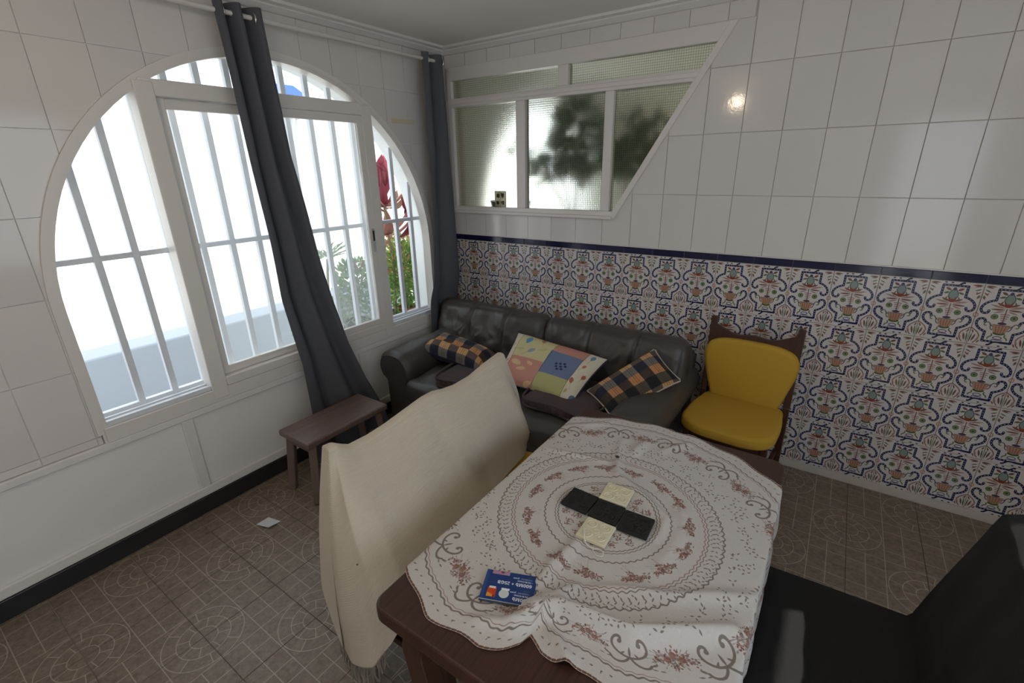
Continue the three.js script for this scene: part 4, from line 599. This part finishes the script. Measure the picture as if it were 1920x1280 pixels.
// ---------------------------------------------------------------- things on the table
{
  const trivet = (label, m, x, z, turn, grp) => {
    const o = group('trivet', [x, clothY(x, z) + 0.003, z], turn); tag(o, label, 'trivet', grp);
    mesh('slab', rbox(-0.0475, 0.0475, 0, 0.012, -0.0475, 0.0475, 0.004, 3), m, o);
    for (const [a, b, r] of [[-0.022, -0.02, 0.015], [0.022, -0.022, 0.017], [-0.02, 0.024, 0.017], [0.024, 0.022, 0.014], [0.002, 0.002, 0.009]]) { const g = new THREE.TorusGeometry(r, 0.0022, 8, 28); g.rotateX(Math.PI / 2); g.translate(a, 0.0122, b); const g2 = new THREE.TorusGeometry(r * 0.5, 0.0019, 8, 24); g2.rotateX(Math.PI / 2); g2.translate(a, 0.0122, b); mesh('embossed_ring', [g, g2], m, o); }
    return o;
  };
  trivet('black embossed square trivet next to the mustard chair side of the cross', mat.trivetBlack, 2.143, 1.867, -0.04).userData.label = 'black embossed square trivet, end of the black row towards the blanket';
  trivet('black embossed square trivet in the middle of the cross of five', mat.trivetBlack, 2.242, 1.871, 0.01);
  trivet('black embossed square trivet, end of the black row away from the blanket', mat.trivetBlack, 2.341, 1.874, 0.05);
  trivet('plain cream embossed square trivet on the sofa side of the black row', mat.trivetCream, 2.236, 1.773, 0.06);
  const t = trivet('cream embossed square trivet with a loop of white string', mat.trivetCream, 2.25, 1.971, 0.02);
  const st = []; for (const k of [0, 1, 2]) st.push(tube([[-0.036, 0.0145, 0.004 + k * 0.006], [-0.03 + k * 0.003, 0.0155, 0.022], [-0.02, 0.0155, 0.04 + k * 0.002], [-0.012, 0.008, 0.054], [0.002 + k * 0.002, 0.003, 0.062], [0.02, 0.003, 0.066 - k * 0.004]], 0.0013, 30, 6));
  st.push(tube([[0.02, 0.003, 0.066], [0.034, 0.004, 0.058], [0.05, 0.004, 0.062], [0.054, 0.003, 0.076], [0.038, 0.003, 0.082], [0.026, 0.003, 0.074]], 0.0016, 40, 6, true), at(new THREE.SphereGeometry(0.0045, 10, 8), -0.012, 0.008, 0.052));
  mesh('string_loop', st, mat.string, t);
  // advertising booklet, seen upside down
  const print = texOf(canvas(960, 640, (c, W, H) => {
    c.fillStyle = '#1c3a78'; c.fillRect(0, 0, W, H); c.fillStyle = '#16305f'; c.fillRect(0, H * 0.5 - 3, W, 6); c.fillStyle = '#2a4a86'; c.fillRect(W - 62, 0, 50, H);
    for (let i = 0; i < 4000; i++) { c.fillStyle = 'rgba(60,110,190,0.08)'; c.fillRect(rnd() * W, rnd() * H, 8, 2); }
    const T = (s, x, y, px, col = '#e8ecf2', wt = 'bold') => { c.fillStyle = col; c.font = `${wt} ${px}px sans-serif`; c.fillText(s, x, y); };
    T('600Mb', 70, 120, 96); T('\u2022 24,90 \u20ac/mes', 74, 182, 44); T('\u2022 instalaci\u00f3n', 74, 234, 40, '#c8d4e6', 'normal'); T('gratis', 330, 234, 40); T('\u2022 router', 74, 286, 40, '#4f8a4a', 'normal');
    T('600Mb + 25GB', 70, 430, 96); T('\u2022 29,90 \u20ac/mes', 74, 492, 44); T('\u2022 instalaci\u00f3n', 74, 544, 40, '#c8d4e6', 'normal'); T('gratis', 330, 544, 40); T('\u2022 fijo', 74, 596, 40, '#4f8a4a', 'normal');
    c.fillStyle = '#d5d8da'; c.beginPath(); c.arc(540, 160, 92, 0, 6.3); c.fill(); c.fillStyle = '#eceff0'; c.fillRect(455, 232, 150, 46);
    c.fillStyle = '#d4481d'; c.fillRect(690, 60, 160, 200); c.fillStyle = '#e89a3a'; c.beginPath(); c.moveTo(850, 60); c.lineTo(850, 150); c.lineTo(740, 110); c.lineTo(740, 60); c.fill(); c.fillStyle = '#e9e4df'; c.fillRect(712, 240, 120, 44); c.fillStyle = '#8a1d18'; c.fillRect(700, 70, 34, 34);
    c.fillStyle = '#b98aa6'; c.fillRect(520, 560, 330, 76); c.fillStyle = '#7d3b4c'; c.fillRect(630, 590, 60, 46);
  }));
  const face = M({ map: print, roughness: 0.3 }), edge = M({ color: rgb(0.05, 0.06, 0.1), roughness: 0.5 }), paper = M({ color: rgb(0.6, 0.6, 0.6), roughness: 0.8 });
  const bx = 2.143, bz = 2.285, b = group('booklet', [bx, clothY(bx, bz) + 0.006, bz], 0.385 + Math.PI); tag(b, 'blue advertising booklet for phone plans on the tablecloth', 'booklet');
  b.rotation.order = 'YXZ';
  mesh('cover', new THREE.PlaneGeometry(0.141, 0.095).rotateX(-Math.PI / 2).translate(0, 0.0042, 0), face, b);
  mesh('pages', rbox(-0.0705, 0.0705, 0.0008, 0.004, -0.0475, 0.0475, 0.0008, 1), paper, b);
  mesh('back_cover', rbox(-0.074, 0.071, -0.0008, 0.0008, -0.052, 0.048, 0.0004, 1), edge, b);
  const sp = mesh('dark_pebble', new THREE.SphereGeometry(0.0085, 14, 10).scale(1, 0.55, 0.75), mat.black); sp.position.set(2.153, clothY(2.153, 1.568) + 0.003, 1.568); tag(sp, 'small dark pebble on a fold of the tablecloth', 'pebble');
  const pp = mesh('paper_scrap', grid((u, v) => [u * 0.09, 0.003 + 0.01 * u * v, v * 0.07 - 0.02 * u], 6, 6), M({ color: rgb(0.7, 0.72, 0.75), roughness: 0.8, side: THREE.DoubleSide })); pp.position.set(0.36, 0.001, 2.09); tag(pp, 'small white scrap of paper on the floor tiles', 'paper');
}
// decorative card on the frosted window's ledge
{
  const pr = texOf(canvas(200, 230, (c, W, H) => { c.fillStyle = '#f6f3e2'; c.fillRect(0, 0, W, H); c.strokeStyle = '#4a4038'; c.lineWidth = 4; c.strokeRect(4, 4, W - 8, H - 8); for (const [x, y, r, k] of [[60, 70, 34, '#4a3530'], [138, 52, 36, '#3f2d2b'], [54, 168, 28, '#4b4a35'], [140, 168, 36, '#6a4526']]) { for (let i = 0; i < 60; i++) { c.fillStyle = k; c.beginPath(); c.ellipse(x + rr(-r, r) * 0.7, y + rr(-r, r) * 0.7, 7, 5, rnd() * 3, 0, 6.3); c.fill(); } c.strokeStyle = '#7c8a55'; c.lineWidth = 3; c.beginPath(); c.moveTo(x, y + r); c.lineTo(x + 8, y + r + 22); c.stroke(); } c.strokeRect(98, 4, 2, H); }));
  const o = mesh('flower_card', rbox(0.44, 0.547, 1.523, 1.64, -0.012, -0.008, 0.001, 1), new THREE.MeshPhysicalMaterial({ map: pr, roughness: 0.9, transmission: 0.95, thickness: 0 })); tag(o, 'small card with four dark flowers on the frosted window ledge', 'card');
}
// ---------------------------------------------------------------- black throw on the chair across the table
{
  again(chairWall, 'dark wood chair under the black throw across the table from the blanket', 3.0, 1.86, -Math.PI / 2);
  const g = grid((u, v) => { const z = lerp(1.55, 2.17, u), e = Math.abs(u * 2 - 1), pts = [[2.693, 0.30], [2.698, 0.515], [2.9, 0.525], [3.08, 0.53], [3.12, 0.72], [3.18, 0.95], [3.23, 0.975], [3.262, 0.95], [3.275, 0.5], [3.28, 0.3]], k = v * (pts.length - 1), i = Math.min(pts.length - 2, Math.floor(k)), t = k - i; const sag = 0.02 * (1 - e * e) * (v > 0.4 && v < 0.8 ? 1 : 0); return [lerp(pts[i][0], pts[i + 1][0], t) + 0.006 * N3(u * 8, v * 8, 3), lerp(pts[i][1], pts[i + 1][1], t) - sag + 0.006 * Math.sin(u * 20) * (v < 0.15 || v > 0.85 ? 1 : 0), z]; }, 40, 70);
  tag(mesh('black_throw', g, M({ color: rgb(0.012, 0.012, 0.013), roughness: 0.95, side: THREE.DoubleSide, bumpMap: rep(bumpFine, 10, 10), bumpScale: 0.001 })), 'black throw spread over the chair across the table', 'throw');
}
// ---------------------------------------------------------------- lamp hanging behind the viewer
{
  const L = [1.52, 2.44, 3.05], o = group('pendant_lamp', L); tag(o, 'small pendant lamp with a bare warm bulb', 'lamp');
  mesh('cord', cyl([0, 0.06, 0], [0, CH - L[1], 0], 0.003), mat.black, o); mesh('socket', cyl([0, 0.025, 0], [0, 0.07, 0], 0.016, 0.012), mat.black, o); mesh('ceiling_rose', cyl([0, CH - L[1] - 0.025, 0], [0, CH - L[1], 0], 0.045, 0.045, 24), mat.trim, o);
  mesh('bulb', new THREE.SphereGeometry(0.026, 20, 16).translate(0, -0.005, 0), M({ color: rgb(0.9, 0.8, 0.6), emissive: rgb(1, 0.66, 0.34), emissiveIntensity: 2.6, roughness: 0.3 }), o);
  const p = new THREE.PointLight(rgb(1, 0.80, 0.58), 0.45); p.shadow.radius = 1.7; p.position.set(0, -0.005, 0); o.add(p);
}
// ---------------------------------------------------------------- next room behind the frosted window
{
  const wm = M({ color: rgb(0.86, 0.83, 0.70), roughness: 0.85 });
  struct(mesh('floor_next_room', box(-0.006, 3.2, -0.12, 0, -3.6, -0.15), M({ color: rgb(0.62, 0.58, 0.50), roughness: 0.6 })), 'plain floor of the next room', 'floor');
  struct(mesh('wall_far', box(-0.006, 3.4, 0, CH, -3.6, -3.4), wm), 'far wall of the next room', 'wall');
  struct(mesh('wall_side', box(3.2, 3.4, 0, CH, -3.4, -0.15), wm), 'side wall of the next room', 'wall');
}
// ---------------------------------------------------------------- patio outside the arches
{
  const conc = M({ color: rgb(0.66, 0.65, 0.62), roughness: 0.9, bumpMap: rep(bumpCoarse, 4, 4), bumpScale: 0.002 });
  struct(mesh('patio_floor', box(-9, -0.22, -0.3, -0.05, -9, 9), conc), 'pale concrete patio floor outside the arch', 'patio');
  struct(mesh('patio_wall', box(-4.0, -3.8, -0.05, 2.5, -8, 8), mat.outside), 'bright white wall across the patio', 'wall');
  struct(mesh('patio_ledge', rbox(-2.35, -1.95, -0.05, 0.46, -1.2, 5, 0.02), M({ color: rgb(0.38, 0.41, 0.45), roughness: 0.8 })), 'low pale ledge along the patio', 'ledge');
  struct(mesh('patio_bench', rbox(-0.72, -0.3, -0.05, 0.5, -1.1, 1.3, 0.015), mat.outside), 'white masonry planter shelf under the arched window', 'shelf');
  const a = group('blue_awning', [-3.8, 2.48, -1.08]); tag(a, 'blue awning above the white patio wall', 'awning');
  mesh('awning_sheet', prismZ([[0, 0.42], [0.03, 0.42], [0.62, 0.1], [0.62, 0.02], [0.59, 0.02], [0.59, 0.08], [0, 0.39]], -0.12, 0.24), M({ color: rgb(0.03, 0.09, 0.27), roughness: 0.8 }), a);
  for (const z of [-0.11, 0.23]) mesh('awning_arm', bar([0, 0.02, z], [0.6, 0.06, z], 0.03), M({ color: rgb(0.5, 0.36, 0.24), roughness: 0.7 }), a);
}
// ---------------------------------------------------------------- plants
const leafMat = (r, g, b) => new THREE.MeshPhysicalMaterial({ color: rgb(r, g, b), roughness: 0.9, transmission: 0.35, thickness: 0, side: THREE.DoubleSide });
const LM = { green: leafMat(0.16, 0.32, 0.07), lime: leafMat(0.34, 0.42, 0.10), rust: leafMat(0.42, 0.16, 0.08), red: leafMat(0.30, 0.05, 0.08), wine: leafMat(0.16, 0.02, 0.03), grey: leafMat(0.30, 0.40, 0.24), house: M({ color: rgb(0.10, 0.19, 0.06), roughness: 0.6, side: THREE.DoubleSide }) };
const stemMat = M({ color: rgb(0.30, 0.24, 0.14), roughness: 0.9 });
function leaves(spots, len, wid) { // spots: [position, direction]
  const pos = [], uv = [];
  for (const [p, d] of spots) {
    const l = len * rr(0.7, 1.25), w = wid * rr(0.75, 1.2), D = d.clone().normalize(), S = V(rr(-1, 1), rr(-0.4, 0.4), rr(-1, 1)).cross(D).normalize(), U = D.clone().cross(S).normalize();
    const q = (a, b, c) => p.clone().add(D.clone().multiplyScalar(a * l)).add(S.clone().multiplyScalar(b * w)).add(U.clone().multiplyScalar(c * w));
    const A = q(0, 0, 0), B = q(0.45, -0.5, 0.18), C2 = q(0.45, 0.5, 0.18), Dm = q(0.5, 0, 0), T = q(1, 0, -0.3);
    for (const t of [A, Dm, B, A, C2, Dm, B, Dm, T, Dm, C2, T]) pos.push(t.x, t.y, t.z), uv.push(0, 0);
  }
  const g = new THREE.BufferGeometry(); g.setAttribute('position', new THREE.Float32BufferAttribute(pos, 3)); g.setAttribute('uv', new THREE.Float32BufferAttribute(uv, 2)); g.computeVertexNormals(); return g;
}
const inBall = (c, R, up = 0.2) => { const v = V(rr(-1, 1), rr(-1, 1), rr(-1, 1)); while (v.length() > 1) v.set(rr(-1, 1), rr(-1, 1), rr(-1, 1)); return [V(c[0] + v.x * R[0], c[1] + v.y * R[1], c[2] + v.z * R[2]), v.clone().add(V(rr(-0.5, 0.5), up + rr(-0.4, 0.5), rr(-0.5, 0.5)))]; };
const pot = (o, r, h, m) => { const pts = [[0.001, 0], [r * 0.72, 0], [r * 0.95, h * 0.82], [r * 1.06, h * 0.82], [r * 1.06, h], [r * 0.94, h], [r * 0.9, h * 0.85], [0.001, h * 0.85]].map(([x, y]) => new THREE.Vector2(x, y)); mesh('pot', new THREE.LatheGeometry(pts, 28), m, o); mesh('soil', new THREE.CylinderGeometry(r * 0.9, r * 0.9, 0.01, 20).translate(0, h * 0.87, 0), mat.soil, o); };
function shrub(label, at0, potR, potH, potM, clouds, leafLen, leafWid, stems = 5) {
  const o = group('potted_plant', at0); tag(o, label, 'plant'); pot(o, potR, potH, potM);
  const st = []; for (let i = 0; i < stems; i++) { const c = clouds[i % clouds.length].c; st.push(tube([[rr(-0.02, 0.02), potH * 0.85, rr(-0.02, 0.02)], [c[0] * 0.4 + rr(-0.03, 0.03), lerp(potH, c[1], 0.5), c[2] * 0.4 + rr(-0.03, 0.03)], [c[0] + rr(-0.04, 0.04), c[1], c[2] + rr(-0.04, 0.04)]], 0.006, 12, 5)); }
  mesh('stem', st, stemMat, o);
  for (const k of clouds) { const sp = []; for (let i = 0; i < k.n; i++) sp.push(inBall(k.c, k.R)); const f = mesh('foliage', leaves(sp, leafLen, leafWid), k.m, o); f.userData.kind = 'stuff'; }
  return o;
}
shrub('bushy green potted shrub with rust tinted tips behind the open side light', [-0.5, 0.5, 0.13], 0.09, 0.12, mat.terracotta, [{ c: [0, 0.38, -0.02], R: [0.14, 0.32, 0.21], n: 760, m: LM.green }, { c: [0, 0.44, 0.02], R: [0.15, 0.28, 0.2], n: 420, m: LM.lime }, { c: [0, 0.5, 0.0], R: [0.16, 0.22, 0.2], n: 150, m: LM.rust }], 0.05, 0.026);
shrub('low potted seedling in a red clay pot beside the bushy shrub', [-0.42, 0.5, 0.36], 0.07, 0.09, mat.terracotta, [{ c: [0, 0.12, 0], R: [0.04, 0.03, 0.04], n: 24, m: LM.green }], 0.03, 0.014, 2);
shrub('pale green shrub behind the dusty sash near the latch', [-0.52, 0.5, 0.68], 0.1, 0.13, mat.darkPot, [{ c: [0, 0.3, 0], R: [0.15, 0.3, 0.17], n: 620, m: LM.grey }, { c: [0, 0.44, -0.05], R: [0.15, 0.22, 0.15], n: 380, m: LM.green }, { c: [0.02, 0.52, -0.08], R: [0.08, 0.08, 0.08], n: 40, m: LM.rust }], 0.055, 0.026);
shrub('low grey green shrub behind the dusty sash beside the curtain', [-0.55, 0.5, 1.05], 0.1, 0.1, mat.darkPot, [{ c: [0, 0.17, 0], R: [0.13, 0.14, 0.16], n: 300, m: LM.grey }], 0.06, 0.024);
shrub('tall leafy shrub in a dark pot standing on the patio floor', [-1.0, -0.05, -0.28], 0.16, 0.26, mat.darkPot, [{ c: [0, 0.75, 0], R: [0.2, 0.45, 0.3], n: 700, m: LM.green }, { c: [0, 0.95, 0.02], R: [0.2, 0.32, 0.28], n: 420, m: LM.lime }, { c: [0.02, 1.1, 0], R: [0.18, 0.22, 0.26], n: 160, m: LM.rust }], 0.065, 0.034, 7);
{ // feathery palm-like plant
  const o = group('feathery_plant', [-0.6, 0.5, 0.86]); tag(o, 'feathery fan leaved plant rising behind the dusty sash', 'plant'); pot(o, 0.08, 0.1, mat.terracotta);
  mesh('stem', tube([[0, 0.08, 0], [0, 0.4, 0.0], [0.02, 0.66, -0.02]], 0.011, 14, 6), stemMat, o);
  for (let k = 0; k < 11; k++) { const a = k / 11 * 6.283, d = V(Math.cos(a), rr(0.2, 0.9), Math.sin(a)).normalize(), base = V(0.02, 0.66, -0.02), sp = []; for (let i = 0; i < 26; i++) { const t = i / 26, p = base.clone().add(d.clone().multiplyScalar(0.03 + t * 0.15)); p.y -= t * t * 0.02; const s = V(-d.z, 0.15, d.x).multiplyScalar(i % 2 ? 0.7 : -0.7); sp.push([p, d.clone().add(s)]); } mesh('frond', leaves(sp, 0.055, 0.011), LM.grey, o).userData.kind = 'stuff'; }
}
const blade = (len, wid, curl) => grid((u, v) => { const t = v, w = wid * Math.pow(Math.sin(Math.PI * Math.min(1, 0.12 + t * 0.88)), 0.8) * (u - 0.5); return [w, t * len * Math.cos(curl * t * 0.6), -t * t * len * Math.sin(curl) * 0.9 + Math.abs(w) * 0.5]; }, 4, 6);
const bigLeaf = [blade(0.17, 0.075, 0.6), blade(0.15, 0.06, 1.1), blade(0.2, 0.08, 0.3)];
function rosette(o, ctr, n, m, tilt) { for (let k = 0; k < n; k++) { const l = mesh('leaf', bigLeaf[k % 3], m[k % m.length], o); l.position.set(...ctr); l.position.x += rr(-0.02, 0.02); l.position.y += rr(-0.05, 0.05); l.rotation.order = 'YXZ'; l.scale.setScalar(1.3); l.rotation.set(tilt + rr(-0.35, 0.35), k / n * 6.283 + rr(-0.2, 0.2), 0); } }
{
  const o = group('red_leaved_plant', [-0.52, 0.5, 0.26]); tag(o, 'tall red leaved plant on a bare stem behind the open side light', 'plant'); pot(o, 0.07, 0.1, mat.darkPot);
  mesh('stem', tube([[0, 0.08, 0], [0.01, 0.5, -0.02], [0, 0.9, 0], [0, 1.2, 0.0]], 0.012, 20, 7), stemMat, o);
  rosette(o, [0, 1.16, 0], 9, [LM.red, leafMat(0.4, 0.09, 0.09)], 0.5); rosette(o, [0, 1.03, 0], 9, [leafMat(0.34, 0.13, 0.08), LM.red, leafMat(0.28, 0.14, 0.08)], 1.2); rosette(o, [0, 0.78, 0.0], 5, [leafMat(0.3, 0.12, 0.09)], 1.4);
}
{
  const o = group('red_leaved_plant', [-0.48, 0.5, 0.04]); tag(o, 'dark wine red plant with drooping leaves touching the window bars', 'plant'); pot(o, 0.06, 0.09, mat.darkPot);
  mesh('stem', tube([[0, 0.08, 0], [-0.01, 0.5, 0.01], [0.02, 0.93, 0]], 0.008, 16, 6), stemMat, o);
  rosette(o, [0.02, 0.95, 0], 5, [LM.wine, LM.red], 0.5); rosette(o, [0.02, 0.93, 0], 6, [LM.wine, leafMat(0.3, 0.06, 0.05)], 2.6);
}
// plants on the other side of the frosted window
const indoor = (label, x, z, clouds, ll, lw) => { const o = group('indoor_plant', [x, 0, z]); tag(o, label, 'plant'); const tb = mesh('plant_stand', [rbox(-0.14, 0.14, 1.2, 1.24, -0.14, 0.14, 0.01), ...[[-1, -1], [1, -1], [-1, 1], [1, 1]].map(([a, b]) => bar([a * 0.12, 0, b * 0.12], [a * 0.11, 1.2, b * 0.11], 0.03))], mat.wood, o); const p2 = new THREE.Group(); p2.name = 'planter'; p2.position.y = 1.24; o.add(p2); pot(p2, 0.11, 0.18, mat.darkPot);
  const st = []; for (const k of clouds) st.push(tube([[0, 1.38, 0], [k.c[0] * 0.5, lerp(1.4, k.c[1], 0.6), k.c[2] * 0.5], k.c], 0.008, 10, 5)); mesh('stem', st, stemMat, o);
  for (const k of clouds) { const sp = []; for (let i = 0; i < k.n; i++) sp.push(inBall(k.c, k.R, -0.2)); mesh('foliage', leaves(sp, ll, lw), LM.house, o).userData.kind = 'stuff'; } };
indoor('large leafy plant seen dark through the middle frosted pane', 0.95, -0.36, [{ c: [0.02, 2.0, 0], R: [0.17, 0.26, 0.14], n: 190 }, { c: [-0.17, 1.83, 0], R: [0.16, 0.07, 0.1], n: 60 }, { c: [-0.3, 1.76, 0], R: [0.05, 0.03, 0.05], n: 10 }, { c: [-0.5, 1.93, 0], R: [0.05, 0.02, 0.04], n: 6 }], 0.12, 0.085);
indoor('dark leafy plant seen through the slanting frosted pane', 1.37, -0.33, [{ c: [0.0, 1.86, 0], R: [0.17, 0.09, 0.12], n: 130 }, { c: [0.03, 2.06, 0], R: [0.05, 0.07, 0.06], n: 34 }, { c: [0.2, 2.02, 0], R: [0.06, 0.08, 0.08], n: 30 }], 0.1, 0.075);
for (const [x, label] of [[0.39, 'small round pot behind the frosted pane next to the flower card'], [0.66, 'small round pot behind the frosted pane beside the mullion']]) { const o = group('window_pot', [x, 1.475, -0.1]); tag(o, label, 'pot'); pot(o, 0.045, 0.09, mat.darkPot); }

scene.traverse((o) => { if (o.isMesh) { o.castShadow = true; o.receiveShadow = true; } if (o.isLight) o.castShadow = true; });
renderer.render(scene, camera);
